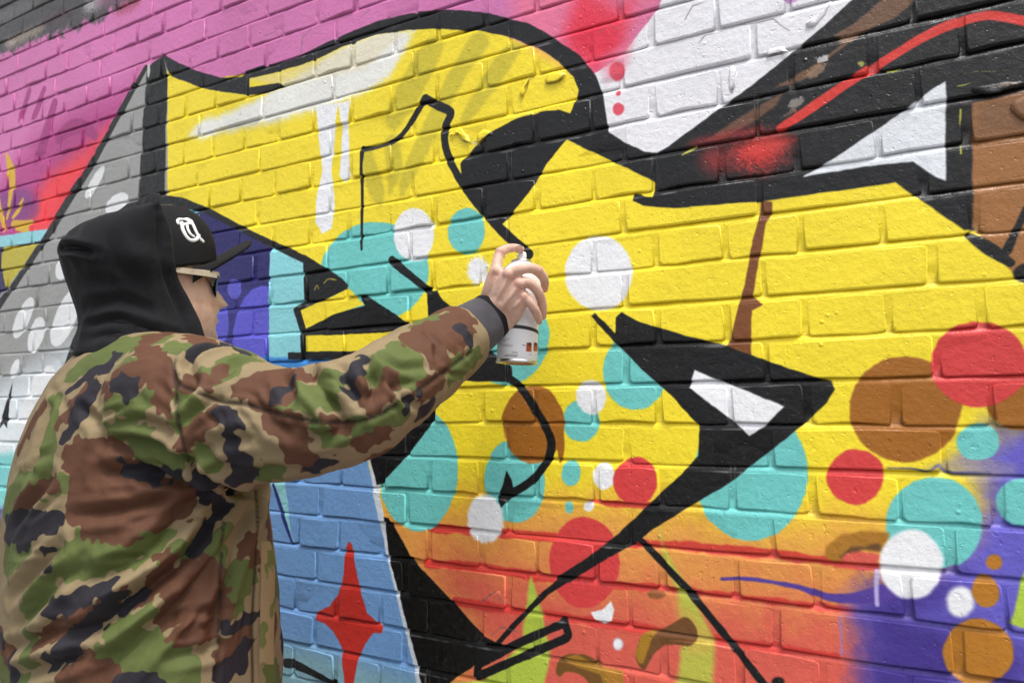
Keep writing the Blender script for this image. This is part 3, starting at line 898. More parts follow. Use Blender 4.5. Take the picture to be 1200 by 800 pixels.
for s_, fwd in ((1, .05), (-1, -.06)):
    hip = hips + TR * .095 * s_
    knee = Vector((hip.x, hip.y, .50)) + TF * (fwd * .5 + .03) + TR * .02 * s_
    ank = Vector((hip.x, hip.y, .10)) + TF * fwd + TR * .03 * s_
    FEET.append(ank)
    legs.append([(hip, .098), (hip.lerp(knee, .5), .080), (knee, .060), (knee.lerp(ank, .35), .056), (knee.lerp(ank, .75), .042), (ank, .036)])
lparts = [tube(l, 20) for l in legs]
fparts = [tube([(a + UP * -.045 - TF * .04, .034), (a + UP * -.045 + TF * .06, .036), (a + UP * -.055 + TF * .14, .026)], 14) for a in FEET]

# right hand closed on the can, index finger on the valve
def chain(pts):
    pp = smoothpath([(x, y, z, r) for x, y, z, r in pts], 4)
    return tube([(P(x, y, z), r * .87) for x, y, z, r in pp], 14)
MCP = {'i': (581, 320, 1.042), 'm': (595, 323, 1.026), 'r': (608, 333, 1.022), 'p': (613, 348, 1.026)}
hand = [tube([(wr, .027), (P(588, 356, 1.046), .026)], 18)]
for k, wx in (('i', (573, 357, 1.060)), ('m', (579, 362, 1.050)), ('r', (586, 370, 1.046)), ('p', (593, 376, 1.050))):
    x, y, z = MCP[k]
    hand.append(chain([(*wx, .0195), ((wx[0] + x) / 2, (wx[1] + y) / 2, (wx[2] + z) / 2 - .002, .0178), (x, y, z, .0138)]))
hand.append(chain([(588, 345, 1.052, .022), (596, 340, 1.042, .018), (602, 345, 1.036, .016)]))
hand.append(chain([(581, 320, 1.042, .0122), (583, 307, 1.048, .0098), (586, 297, 1.056, .0096), (594, 291.5, 1.066, .0088), (604, 290.5, 1.074, .0080), (611, 292, 1.078, .0068)]))
hand.append(chain([(595, 323, 1.026, .0120), (609, 316, 1.017, .0098), (621, 314, 1.021, .0098), (631, 318, 1.033, .0098), (638, 328, 1.049, .0086), (638, 339, 1.061, .0072)]))
hand.append(chain([(608, 333, 1.022, .0115), (618, 331, 1.018, .0098), (628, 338, 1.026, .0094), (634, 350, 1.040, .0090), (636, 362, 1.052, .0083), (636, 371, 1.060, .0070)]))
hand.append(chain([(613, 348, 1.026, .0108), (620, 353, 1.020, .0090), (626, 362, 1.026, .0084), (630, 370, 1.036, .0078), (632, 377, 1.046, .0064)]))
for k, wx in (('i', (575, 352, 1.052)), ('m', (581, 357, 1.040)), ('r', (589, 362, 1.036)), ('p', (595, 368, 1.040))):
    x, y, z = MCP[k]
    hand.append(chain([(wx[0], wx[1], wx[2] - .0115, .0034), ((wx[0] + x) / 2, (wx[1] + y) / 2, (wx[2] + z) / 2 - .0155, .0036), (x, y, z - .0095, .0040)]))
for x, y, z, r in ((583, 318, 1.036, .0108), (596, 321, 1.019, .0108), (609, 332, 1.015, .0102), (614, 347, 1.019, .0094), (586, 295, 1.054, .0094), (631, 317, 1.032, .0097), (633, 348, 1.037, .0090), (627, 363, 1.026, .0083)):
    p_ = P(x, y, z)
    hand.append(tube([(p_ - ER * .001, r * .86), (p_ + ER * .001, r * .86)], 12))
hand.append(chain([(573, 352, 1.070, .0165), (577, 335, 1.092, .0150), (586, 322, 1.106, .0115), (598, 318, 1.114, .0102), (607, 317, 1.114, .0082)]))

m = Mat('skin', .48, .45)
tc = m.n('TexCoord')
nz = m.noise(34, 4, .6, tc.outputs['Object'])
sc_ = m.ramp(nz.outputs[0], [(.28, (.52, .30, .22)), (.5, (.63, .41, .32)), (.75, (.70, .49, .395))])
fl_ = m.n('Attribute', attribute_name='flush')
sc_ = m.mix(m.math('MULTIPLY', fl_.outputs['Fac'], .6), sc_, (.58, .25, .19))
jt_ = m.n('Attribute', attribute_name='joint')
wv = m.math('ABSOLUTE', m.math('SUBTRACT', m.math('FRACT', m.math('ADD', m.math('DIVIDE', jt_.outputs['Fac'], .0026), .5)), .5))
ln_c = m.math('MULTIPLY', m.math('LESS_THAN', wv, .16), m.math('LESS_THAN', m.math('ABSOLUTE', jt_.outputs['Fac']), .0042))
sc_ = m.mix(m.math('MULTIPLY', ln_c, .38), sc_, (.30, .13, .09))
m.l(sc_, m.b.inputs['Base Color'])
m.b.inputs['Subsurface Weight'].default_value = .12
m.b.inputs['Subsurface Radius'].default_value = (.012, .005, .003)
m.b.inputs['Subsurface Scale'].default_value = .5
pores = m.noise(700, 3, .6, tc.outputs['Object'])
m.l(m.bump(m.math('ADD', m.math('MULTIPLY', nz.outputs[0], 1.6), m.math('MULTIPLY', pores.outputs[0], .35)), .0009, .6), m.b.inputs['Normal'])
skin = m.m
body_me = remesh('body', [head, neck, torso, arm, larm, *lhand, *lparts, *fparts, *hand], .0020, 5, .5)
Vb = verts_np(body_me)
flush = np.zeros(len(Vb), np.float32)
jax = np.ones(len(Vb), np.float32)
for x, y, z, r in ((581, 320, 1.036, .010), (595, 322, 1.018, .010), (608, 333, 1.014, .010), (613, 348, 1.018, .009), (586, 295, 1.05, .009), (611, 292, 1.075, .009), (632, 317, 1.032, .010), (638, 338, 1.06, .009), (633, 349, 1.038, .009), (636, 370, 1.058, .009), (627, 363, 1.028, .008), (632, 377, 1.045, .008)):
    d = np.linalg.norm(Vb - np.asarray(P(x, y, z), np.float32), axis=1)
    flush += np.exp(-(d / r) ** 2)
for h_ in (head_pt(.125, 0, -.034), head_pt(.1, .0, -.06), head_pt(.075, .05, -.035)):
    d = np.linalg.norm(Vb - np.asarray(h_, np.float32), axis=1)
    flush += .8 * np.exp(-(d / .014) ** 2)
for p0, p1, r in (((583, 307, 1.048), (590, 292, 1.060), .014), ((594, 291.5, 1.066), (604, 290.5, 1.074), .012), ((621, 314, 1.021), (636, 324, 1.044), .014), ((628, 338, 1.026), (635, 352, 1.042), .013), ((622, 356, 1.022), (628, 366, 1.031), .012), ((634, 322, 1.042), (639, 334, 1.056), .010), ((634, 352, 1.042), (637, 366, 1.056), .010)):
    p0, p1 = P(*p0), P(*p1)
    c_ = np.asarray((p0 + p1) / 2, np.float32); t_ = np.asarray((p1 - p0).normalized(), np.float32)
    q_ = Vb - c_
    k_ = np.linalg.norm(q_, axis=1) < r
    jax[k_] = (q_ @ t_)[k_]
body_me.attributes.new('flush', 'FLOAT', 'POINT').data.foreach_set('value', np.clip(flush, 0, 1).astype(np.float32))
body_me.attributes.new('joint', 'FLOAT', 'POINT').data.foreach_set('value', jax)
body = pobj('body', body_me, skin)
nail = [P(608.5, 289.6, 1.0665) + (ER * .0062 * math.cos(q) - UP * .0004) * 1 + (UP * .55 - EF * .84) * .0042 * math.sin(q) for q in np.linspace(0, 2 * math.pi, 14, endpoint=False)]
nn_ = (UP * .8 - EF * .55).normalized()
nv = [p + nn_ * .0004 for p in nail] + [p * .45 + (sum(nail, Vector()) / 14) * .55 + nn_ * .0014 for p in nail]
pobj('fingernail', mesh('fingernail', nv, [(i, (i + 1) % 14, 14 + (i + 1) % 14, 14 + i) for i in range(14)] + [tuple(range(14, 28))]), simple('nail', (.72, .52, .44), .3, 200, .05, 0)).parent = body

# ---- jacket shell
def open_tube_parts():
    return [loft([torso_ring(*t) for t in smoothpath(TORSO, 3)]), tube(sleeve_pts, 28, ends=False), tube([(LEFT[0][0], .09)] + LEFT[1:], 24)]
jk = remesh('jacket', open_tube_parts(), .0033, 8, .6)
bv = bvh_of(jk)
V = verts_np(jk); Nn = normals_np(jk)
disp = np.zeros(len(V), np.float32)
def fold(pts, width, depth, puff=.45):
    """a crease pressed into the cloth along photo points cast onto it"""
    global disp
    q = catmull(np.asarray(pts, float), False, 5)
    w3 = [cast(bv, x, y)[0] for x, y in q]
    w3 = [x for x in w3 if x is not None]
    if len(w3) < 2:
        return
    best = np.full(len(V), 9., np.float32); tt = np.zeros(len(V), np.float32)
    L = len(w3) - 1
    for i in range(L):
        if (w3[i + 1] - w3[i]).length > .12:
            continue
        d, t = seg_dist(V, w3[i], w3[i + 1])
        k = d < best
        best[k] = d[k]; tt[k] = (i + t[k]) / L
    depth = depth * 1.55
    taper = np.sin(np.clip(tt * .86 + .10, 0, 1) * math.pi) ** .6
    u = best / width
    disp += depth * taper * (-np.exp(-u ** 1.35) + puff * np.exp(-((u - 1.9) / .8) ** 2)).astype(np.float32)
FOLDS = [ ([(218, 538), (244, 556), (280, 568), (312, 571)], .010, .018), ([(300, 566), (330, 566), (360, 562)], .012, -.004), # from the armpit down across the back
    ([(300, 572), (258, 600), (222, 653), (168, 694), (120, 730), (86, 756)], .013, .017),
    ([(290, 570), (228, 592), (180, 641), (135, 668), (92, 684)], .012, .012),
    ([(305, 575), (262, 640), (214, 700), (160, 752), (112, 792)], .012, .012),
    ([(308, 580), (288, 620), (262, 690), (246, 760)], .010, .010),
    ([(280, 568), (214, 562), (160, 552), (118, 556)], .010, .009),
    ([(250, 566), (190, 588), (132, 600), (86, 604)], .009, .008),
    ([(240, 580), (190, 604), (150, 616)], .007, .005),
    ([(216, 540), (170, 520), (126, 516)], .009, .008), ([(206, 510), (172, 496), (140, 492)], .008, .006),
    ([(70, 640), (40, 670), (12, 700)], .010, .008), ([(100, 660), (60, 690), (20, 740)], .010, .007), ([(60, 560), (34, 590), (14, 620)], .010, .006),
    ([(96, 480), (120, 500), (116, 530)], .008, .005), ([(60, 480), (48, 520), (36, 560)], .010, .005),
    ([(10, 760), (60, 742), (110, 735)], .009, .008), ([(20, 790), (80, 775), (130, 760)], .009, .008), ([(200, 770), (240, 762), (262, 755)], .008, .006), ([(190, 730), (226, 716), (256, 712)], .006, .004),
    ([(150, 790), (190, 745), (210, 720)], .008, .006),
    # shoulder and sleeve
    ([(218, 428), (232, 415), (262, 405)], .007, .010), ([(212, 470), (226, 450), (222, 430)], .007, .007), ([(262, 438), (280, 425), (300, 424)], .008, .006),
    ([(210, 500), (232, 478), (262, 462)], .008, .007), ([(222, 540), (250, 520), (300, 512)], .009, .005),
    ([(362, 436), (372, 452), (392, 476), (404, 498)], .009, .011), ([(380, 440), (402, 452), (416, 476)], .007, .008), ([(398, 430), (410, 450), (428, 470)], .006, .006), ([(430, 425), (438, 450), (436, 474)], .007, .008), ([(440, 440), (462, 452), (486, 446)], .007, .005),
    ([(330, 440), (342, 460), (340, 480)], .008, .006), ([(405, 500), (380, 512), (350, 516)], .008, .006), ([(450, 420), (470, 432), (500, 430)], .006, .004), ([(500, 392), (512, 404), (512, 420)], .006, .004), ([(290, 560), (320, 548), (360, 548)], .008, .004), ([(300, 480), (330, 500), (360, 500)], .010, .005)]
for f_ in FOLDS:
    fold(*f_)
rf = random.Random(21)
for _ in range(46):                       # small creases drawn towards the armpit
    x, y = rf.uniform(10, 290), rf.uniform(440, 790)
    ang = math.atan2(572 - y, 310 - x) + rf.gauss(0, .35)
    L_ = rf.uniform(18, 50)
    fold([(x, y), (x + L_ * .5 * math.cos(ang), y + L_ * .5 * math.sin(ang) + rf.uniform(-3, 3)), (x + L_ * math.cos(ang), y + L_ * math.sin(ang))], rf.uniform(.0035, .007), rf.uniform(.001, .003))
for _ in range(30):                       # and across the sleeve
    x = rf.uniform(230, 530)
    yc = np.interp(x, [212, 300, 345, 385, 420, 450, 480, 508, 530], [474, 495, 497, 489, 475, 456, 437, 418, 402])
    y = yc + rf.uniform(-45, 25)
    ang = rf.gauss(1.0, .4)
    L_ = rf.uniform(14, 40)
    fold([(x, y), (x + L_ * .5 * math.cos(ang) + rf.uniform(-2, 2), y + L_ * .5 * math.sin(ang)), (x + L_ * math.cos(ang), y + L_ * math.sin(ang))], rf.uniform(.003, .006), rf.uniform(.001, .0026))
# all-over crumple, stretched along the folds
def vnoise(p):
    return np.array([mnoise.noise(Vector(x)) for x in p], np.float32)
fd = np.asarray((TR * .55 - TF * .2 + UP * .8).normalized(), np.float32)
pr = V @ fd
base_n = V - pr[:, None] * fd
def ridged(k, along, off):
    return (1 - np.abs(vnoise(base_n * k + (pr * along)[:, None] * fd + off)) * 2)
disp += .0050 * vnoise(base_n * 15 + (pr * 4)[:, None] * fd) + .0022 * ridged(20, 4, 3.) + .0008 * ridged(52, 10, 5.)
# elastic gathers near the hem and the sleeve end
V2 = V + Nn * disp[:, None]
jk.vertices.foreach_set('co', V2.ravel()); jk.update()

# camouflage print: brush shapes carried by the cloth, kept as distance fields
G, B_, K_ = 'g', 'b', 'k'
CAMO = [
 (G, [(90, 434, 12), (120, 415, 18), (160, 402, 16), (182, 400, 12)]), (G, [(130, 470, 8), (160, 476, 12), (174, 462, 8)]), (G, [(138, 508, 12), (175, 520, 18), (206, 536, 12)]), (G, [(66, 466, 7), (58, 500, 9), (55, 536, 10), (46, 556, 12), (24, 576, 14), (8, 592, 12)]),
 (G, [(212, 460, 9), (226, 477, 10), (214, 492, 9)]), (G, [(286, 420, 14), (262, 442, 12), (246, 436, 8)]), (G, [(206, 405, 10), (222, 412, 6)]), (G, [(336, 478, 10), (364, 462, 18), (386, 446, 14), (394, 470, 10)]), (G, [(444, 432, 16), (470, 414, 18), (490, 446, 12)]), (G, [(470, 440, 12), (456, 456, 8)]),
 (G, [(378, 504, 12), (400, 516, 10)]), (G, [(444, 496, 10), (468, 484, 13)]), (G, [(530, 438, 10), (556, 418, 10)]), (G, [(300, 552, 10), (320, 546, 10)]), (G, [(72, 662, 14), (110, 646, 21), (150, 636, 19), (186, 630, 12)]), (G, [(52, 690, 12), (34, 712, 7), (30, 742, 7), (34, 776, 8)]),
 (G, [(200, 650, 9), (224, 640, 9)]), (G, [(248, 658, 10), (262, 624, 8)]), (G, [(270, 704, 13), (286, 676, 15)]), (G, [(134, 736, 9), (160, 730, 11), (174, 720, 8)]), (G, [(122, 766, 10), (158, 760, 16), (186, 776, 20), (208, 792, 18)]), (G, [(12, 652, 16), (30, 640, 10)]), (G, [(20, 570, 10), (42, 576, 8), (76, 566, 7)]), (G, [(330, 684, 8), (328, 720, 8)]), (G, [(322, 782, 10), (326, 800, 8)]), (G, [(148, 424, 8), (154, 432, 8)]),
 (B_, [(168, 410, 9), (180, 428, 14), (192, 450, 12), (193, 472, 8), (196, 488, 5)]), (B_, [(138, 440, 9), (165, 446, 9)]), (B_, [(68, 496, 5), (85, 475, 8), (106, 454, 8)]), (B_, [(127, 461, 6), (122, 452, 5)]), (B_, [(224, 450, 10), (246, 446, 9), (262, 434, 6)]), (B_, [(214, 522, 8), (228, 500, 12), (246, 484, 9)]), (B_, [(50, 474, 4), (36, 500, 6), (22, 526, 5)]),
 (B_, [(88, 534, 13), (120, 530, 13), (140, 546, 16)]), (B_, [(100, 565, 16), (150, 575, 20), (200, 586, 15)]), (B_, [(100, 592, 17), (132, 592, 24), (172, 588, 24), (212, 582, 17)]), (B_, [(108, 614, 12), (150, 614, 14)]), (B_, [(18, 592, 8), (44, 577, 8), (66, 566, 6)]), (B_, [(195, 660, 10), (186, 682, 12), (170, 702, 8)]), (B_, [(44, 756, 6), (65, 740, 8), (90, 726, 8), (120, 714, 8), (142, 694, 6)]),
 (B_, [(204, 716, 14), (230, 690, 24), (244, 722, 20), (216, 742, 10)]), (B_, [(296, 640, 11), (298, 656, 8)]), (B_, [(262, 768, 8), (280, 752, 9), (291, 736, 7)]), (B_, [(78, 797, 12), (100, 790, 16), (126, 796, 10)]), (B_, [(318, 606, 12), (332, 640, 7)]), (B_, [(332, 730, 6), (334, 700, 4)]),
 (B_, [(290, 452, 14), (320, 446, 20), (350, 440, 12)]), (B_, [(302, 468, 10), (330, 462, 12)]), (B_, [(318, 490, 11), (345, 500, 14), (346, 530, 12), (366, 546, 10)]), (B_, [(384, 492, 6), (402, 502, 8)]), (B_, [(484, 400, 13), (510, 390, 22), (538, 384, 18)]), (B_, [(515, 425, 14), (505, 405, 14)]), (B_, [(458, 444, 9), (450, 464, 9), (434, 478, 7)]), (B_, [(495, 460, 10), (512, 448, 10)]), (B_, [(420, 446, 9), (432, 466, 8)]),
 (B_, [(528, 374, 10), (538, 388, 12), (540, 404, 9)]), (G, [(536, 420, 8), (524, 438, 8)]), (B_, [(314, 606, 10), (318, 634, 7)]), (G, [(318, 668, 7), (320, 700, 8)]), (B_, [(322, 730, 7), (318, 752, 6)]), (G, [(316, 784, 8), (322, 800, 8)]), (K_, [(308, 716, 4), (318, 712, 5)]), (G, [(510, 372, 8), (490, 384, 8)]), (G, [(320, 590, 8), (312, 640, 6)]), (B_, [(420, 520, 8), (450, 508, 8)]), (G, [(420, 500, 10), (440, 512, 8)]), (K_, [(490, 490, 6), (506, 476, 7)]), (G, [(236, 530, 8), (250, 545, 8)]), (K_, [(82, 456, 3), (105, 440, 6), (125, 428, 6), (134, 417, 3)]), (K_, [(112, 455, 7), (98, 475, 7), (86, 490, 7), (78, 511, 5)]), (K_, [(136, 447, 7), (150, 456, 10)]), (K_, [(222, 416, 6), (250, 406, 6), (268, 404, 4)]), (K_, [(280, 410, 6), (290, 416, 4)]), (K_, [(260, 484, 7), (276, 494, 9), (266, 506, 5), (276, 520, 9), (282, 544, 12), (284, 560, 10)]),
 (K_, [(150, 548, 8), (180, 550, 10), (210, 556, 10), (242, 570, 9)]), (K_, [(228, 642, 6), (240, 620, 9), (258, 596, 8), (246, 580, 8), (270, 574, 7)]), (K_, [(8, 620, 9), (35, 616, 12), (66, 610, 7)]), (K_, [(24, 634, 9), (36, 626, 8)]), (K_, [(52, 644, 4), (56, 666, 4)]), (K_, [(55, 715, 6), (85, 703, 8), (120, 691, 8), (134, 681, 6)]), (K_, [(64, 773, 9), (80, 760, 10), (100, 736, 8), (126, 712, 8), (146, 695, 6)]),
 (K_, [(150, 711, 7), (161, 700, 9)]), (K_, [(260, 735, 4), (280, 732, 6), (294, 724, 5)]), (K_, [(262, 790, 9), (280, 776, 8), (291, 756, 6)]), (K_, [(138, 798, 6), (165, 799, 8), (186, 801, 6)]), (K_, [(320, 468, 7), (334, 456, 8), (343, 446, 6)]), (K_, [(414, 460, 8), (410, 444, 8), (419, 431, 9), (428, 424, 7)]), (K_, [(540, 384, 6), (551, 399, 7)]), (K_, [(477, 473, 7), (489, 464, 7)]), (K_, [(368, 550, 8), (386, 540, 8)]), (K_, [(332, 760, 5), (330, 744, 6)])]
bv = bvh_of(jk)
V = verts_np(jk); Nn = normals_np(jk)
fields = {k: np.full(len(V), .05, np.float32) for k in 'gbk'}
def brush(kind, pts3):
    for (a, ra), (b, rb_) in zip(pts3[:-1], pts3[1:]):
        if (Vector(a) - Vector(b)).length > .15:
            continue
        d, t = seg_dist(V, a, b)
        np.minimum(fields[kind], d - (ra + (rb_ - ra) * t), out=fields[kind])
for kind, pts in CAMO:
    q = []
    for x, y, r in pts:
        loc, nr = cast(bv, x, y)
        if loc is None:
            continue
        dz = (loc - CAMP).length
        q.append((loc, r * dz / (600 * FN) * 1.34))
    if len(q) > 1:
        brush(kind, q)
# the print carries on round the sides the photo does not show
to_cam = np.asarray(CAMP, np.float32) - V
to_cam /= np.linalg.norm(to_cam, axis=1)[:, None]
cover = np.minimum(np.minimum(fields['g'], fields['b']), fields['k'])
nvw = (Nn * to_cam).sum(1)
back = np.nonzero((nvw < -.02) | ((nvw < .42) & (cover > .010)))[0]
hz = np.nonzero(V[:, 2] < .98)[0]
pool = np.concatenate([back, hz])
r2 = random.Random(5)
for kind, cnt, r0 in (('g', 60, .024), ('b', 52, .022), ('k', 36, .013)):
    for _ in range(cnt):
        a = Vector(V[r2.choice(pool)])
        dv = Vector((r2.gauss(0, 1), r2.gauss(0, 1), r2.gauss(0, .5))).normalized() * r2.uniform(.02, .07)
        l1, n1, i1, d1 = bv.find_nearest(a + dv)
        l2, n2, i2, d2_ = bv.find_nearest(a - dv * .8)
        brush(kind, [(l1, r0 * r2.uniform(.5, 1)), (a, r0 * r2.uniform(.8, 1.2)), (l2, r0 * r2.uniform(.4, 1))])
low = np.nonzero((V[:, 2] < 1.0) & (np.minimum(np.minimum(fields['g'], fields['b']), fields['k']) > .004))[0]
for kind, cnt, r0 in (('g', 16, .026), ('b', 16, .023), ('k', 12, .012)):
    for _ in range(cnt):
        a = Vector(V[r2.choice(low)])
        dv = Vector((r2.gauss(0, 1), r2.gauss(0, 1), r2.gauss(0, .6))).normalized() * r2.uniform(.02, .06)
        l1 = bv.find_nearest(a + dv)[0]; l2 = bv.find_nearest(a - dv)[0]
        brush(kind, [(l1, r0 * .6), (a, r0), (l2, r0 * .7)])
seam = np.full(len(V), .05, np.float32)
for pts in ([(203, 425), (206, 450), (207, 480), (212, 512), (222, 540), (240, 560), (268, 572)], [(206, 448), (228, 458), (258, 470), (290, 474), (330, 486), (372, 494), (412, 494), (440, 488), (480, 464), (520, 436), (552, 412)], [(262, 610), (258, 680), (256, 740), (254, 800)], [(300, 575), (302, 620), (298, 690), (296, 740), (297, 800)]):
    q = [cast(bv, x, y)[0] for x, y in catmull(np.asarray(pts, float), False, 5)]
    q = [x for x in q if x is not None]
    for a, b in zip(q[:-1], q[1:]):
        if (a - b).length < .08:
            np.minimum(seam, seg_dist(V, a, b)[0], out=seam)
V3 = V - Nn * (.0022 * np.exp(-(seam / .0035) ** 2))[:, None] + Nn * (.0012 * np.exp(-((seam - .008) / .004) ** 2))[:, None]
jk.vertices.foreach_set('co', V3.astype(np.float32).ravel())
for k, nm in (('g', 'camo_green'), ('b', 'camo_brown'), ('k', 'camo_black')):
    jk.attributes.new(nm, 'FLOAT', 'POINT').data.foreach_set('value', fields[k])
jk.attributes.new('seam', 'FLOAT', 'POINT').data.foreach_set('value', seam)
jk.update()

def camo_mat(name, attr=True):
    m = Mat(name, .72, .2)
    tc = m.n('TexCoord')
    pos = tc.outputs['Object']
    n1 = m.noise(64, 0, .5, pos)
    n2 = m.noise(75, 0, .5, pos); n2.inputs['Scale'].default_value = 82
    wob = m.math('MULTIPLY', m.math('SUBTRACT', n1.outputs[0], .5), .024)
    wob2 = m.math('MULTIPLY', m.math('SUBTRACT', n2.outputs[0], .5), .022)
    col = (*lin(134, 118, 90),)
    c = m.mix(0, col, col)
    for nm, cc, w_ in (('camo_green', lin(88, 98, 54), wob), ('camo_brown', lin(90, 60, 45), wob2), ('camo_black', lin(42, 40, 46), wob)):
        at = m.n('Attribute', attribute_name=nm)
        f = m.math('ADD', at.outputs['Fac'], w_)
        f = m.math('MULTIPLY_ADD', f, -900, .5, clamp=True)
        c = m.mix(f, c, cc)
    fade = m.ramp(m.noise(16, 4, .6, pos).outputs[0], [(.3, (.90, .90, .90)), (.7, (1.06, 1.05, 1.03))])
    c = m.mix(1, c, fade, 'MULTIPLY')
    at = m.n('Attribute', attribute_name='seam')
    st = m.math('MULTIPLY_ADD', at.outputs['Fac'], -360, 1.45, clamp=True)
    c = m.mix(m.math('MULTIPLY', st, .8), c, lin(44, 36, 30))
    m.l(c, m.b.inputs['Base Color'])
    weave = m.noise(900, 2, .6, pos)
    cr = m.noise(38, 4, .55, pos, .6)
    h = m.math('ADD', m.math('MULTIPLY', cr.outputs[0], 2.2), m.math('MULTIPLY', weave.outputs[0], .3))
    m.l(m.bump(h, .0016, .6), m.b.inputs['Normal'])
    m.b.inputs['Sheen Weight'].default_value = .0
    return m.m
camo = camo_mat('camouflage_cloth')
jacket = pobj('jacket', jk, camo, label='camouflage field jacket of green, brown, black and tan patches')

def fabric(name, col, scale=500, rough=.85, sheen=.15, rib=None):
    m = Mat(name, rough, .2)
    tc = m.n('TexCoord')
    nz = m.noise(scale, 2, .6, tc.outputs['Object'])
    n2 = m.noise(24, 3, .55, tc.outputs['Object'])
    m.l(m.ramp(n2.outputs[0], [(.3, tuple(c * .8 for c in col)), (.7, tuple(c * 1.25 for c in col))]), m.b.inputs['Base Color'])
    m.l(m.bump(m.math('ADD', m.math('MULTIPLY', n2.outputs[0], 2.5), m.math('MULTIPLY', nz.outputs[0], .2)), .0016, .6), m.b.inputs['Normal'])
    m.b.inputs['Sheen Weight'].default_value = sheen
    return m.m
knit = fabric('grey_rib_knit', (.056, .053, .060))
blackf = fabric('black_fleece', (.010, .010, .012), rough=.9, sheen=.03)
denim = fabric('dark_trousers', (.02, .02, .024))

# knitted cuff at the end of the sleeve, black hoodie cuff peeping out
def ribbed(path, n=96, amp=.0003, ribs=46):
    rings = []
    pts = smoothpath(path, 4)
    Ps = [P(x, y, z) for x, y, z, r in pts]
    x_ = None
    for i, p in enumerate(Ps):
        t = (Ps[min(i + 1, len(Ps) - 1)] - Ps[max(i - 1, 0)]).normalized()
        x_ = t.cross(UP).normalized() if x_ is None else (x_ - t * x_.dot(t)).normalized()
        y_ = t.cross(x_)
        rings.append([p + (x_ * math.cos(q) + y_ * math.sin(q)) * (pts[i][3] + amp * math.cos(q * ribs)) for q in np.linspace(0, 2 * math.pi, n, endpoint=False)])
    v, f = loft(rings)
    return mesh('cuff', v, f)
pobj('cuff', ribbed([(530, 403, 1.01, .044), (545, 392, 1.03, .0445), (556, 384.5, 1.041, .0425), (566, 377.5, 1.050, .0400), (573, 372.5, 1.056, .0375), (575, 371, 1.058, .033)]), knit, None).parent = jacket
pobj('cuff', ribbed([(562, 381, 1.046, .0365), (572, 373.5, 1.055, .0385), (576, 370.5, 1.059, .0385), (579, 368.5, 1.062, .0360), (580, 368, 1.063, .031)], amp=.0002), blackf, None, label='black sleeve end of the hooded top').parent = jacket
lv = LEFT[-1][0]
cuff_l = tube([(lv + UP * .03 - TF * .02, .052), (lv + UP * -.03 + TF * .012, .050), (lv + UP * -.06 + TF * .02, .040)], 32)
pobj('cuff', mesh('cuff', *cuff_l), knit).parent = jacket
# hook-and-loop strip on the front edge: laid on the cloth
bv = bvh_of(jk)   # jacket is now in local space
SV_, SF_ = [], []
for j in range(25):
    for i in range(5):
        loc, nr, _, _ = bv.ray_cast(CAMP - foot0, (P(306 + i * 4.2 - j * .10, 634 + j * 6, 1) - CAMP).normalized())
        if loc is None: loc, nr = SV_[-1], Vector((0, 0, 0))
        SV_.append(loc + nr * (.0022 if 0 < i < 4 and 0 < j < 24 else .0004))
for j in range(24):
    for i in range(4):
        SF_.append((j * 5 + i, j * 5 + i + 1, j * 5 + i + 6, j * 5 + i + 5))
m = Mat('loop_tape', .9, .1)
tc = m.n('TexCoord')
nz = m.noise(30, 2, .5, tc.outputs['Object'])
m.l(m.ramp(nz.outputs[0], [(.47, lin(112, 118, 70)), (.50, lin(158, 138, 104))]), m.b.inputs['Base Color'])
m.l(m.bump(m.noise(320, 3, .7, tc.outputs['Object']).outputs[0], .002, .8), m.b.inputs['Normal'])
obj('loop_tape', mesh('loop_tape', SV_, SF_), m.m, jacket)

# ---- trousers and shoes (below the frame, but he stands on the pavement)
tr = [tube([(p, r + .022 + (.012 if i > 2 else 0)) for i, (p, r) in enumerate(l)], 22) for l in legs]
seat = loft([[hips + UP * z + TF * (kf * math.cos(q)) + TR * (ks * math.sin(q)) for q in np.linspace(0, 2 * math.pi, 24, endpoint=False)] for z, kf, ks in ((-.10, .10, .17), (0, .135, .20), (.10, .135, .195), (.16, .12, .18))])
pobj('trousers', remesh('trousers', tr + [seat], .008, 6), denim)
shoe_m = simple('shoe_leather', (.03, .03, .032), .5)
sole_m = simple('shoe_sole', (.55, .54, .5), .7)
for a in FEET:
    fl = Vector((a.x, a.y, 0.016))
    up_parts = [tube([(fl + UP * .055 - TF * .055, .042), (fl + UP * .052 + TF * .03, .046), (fl + UP * .042 + TF * .13, .040), (fl + UP * .038 + TF * .17, .034)], 18), tube([(fl + UP * .06 - TF * .03, .045), (fl + UP * .12 - TF * .025, .048)], 18)]
    sm_ = remesh('shoe', up_parts, .005, 5)
    sh_o = pobj('shoe', sm_, shoe_m)
    rings = []
    for z, g in ((0, 0), (.004, .003), (.024, .003), (.028, 0)):
        rings.append([fl + UP * z + TF * (.055 + (.150 + g) * math.cos(q)) + TR * ((.046 + g) * math.sin(q) * (1 + .12 * math.cos(q))) for q in np.linspace(0, 2 * math.pi, 28, endpoint=False)])
    so = pobj('sole', mesh('sole', *loft(rings)), sole_m)
    so.parent = sh_o

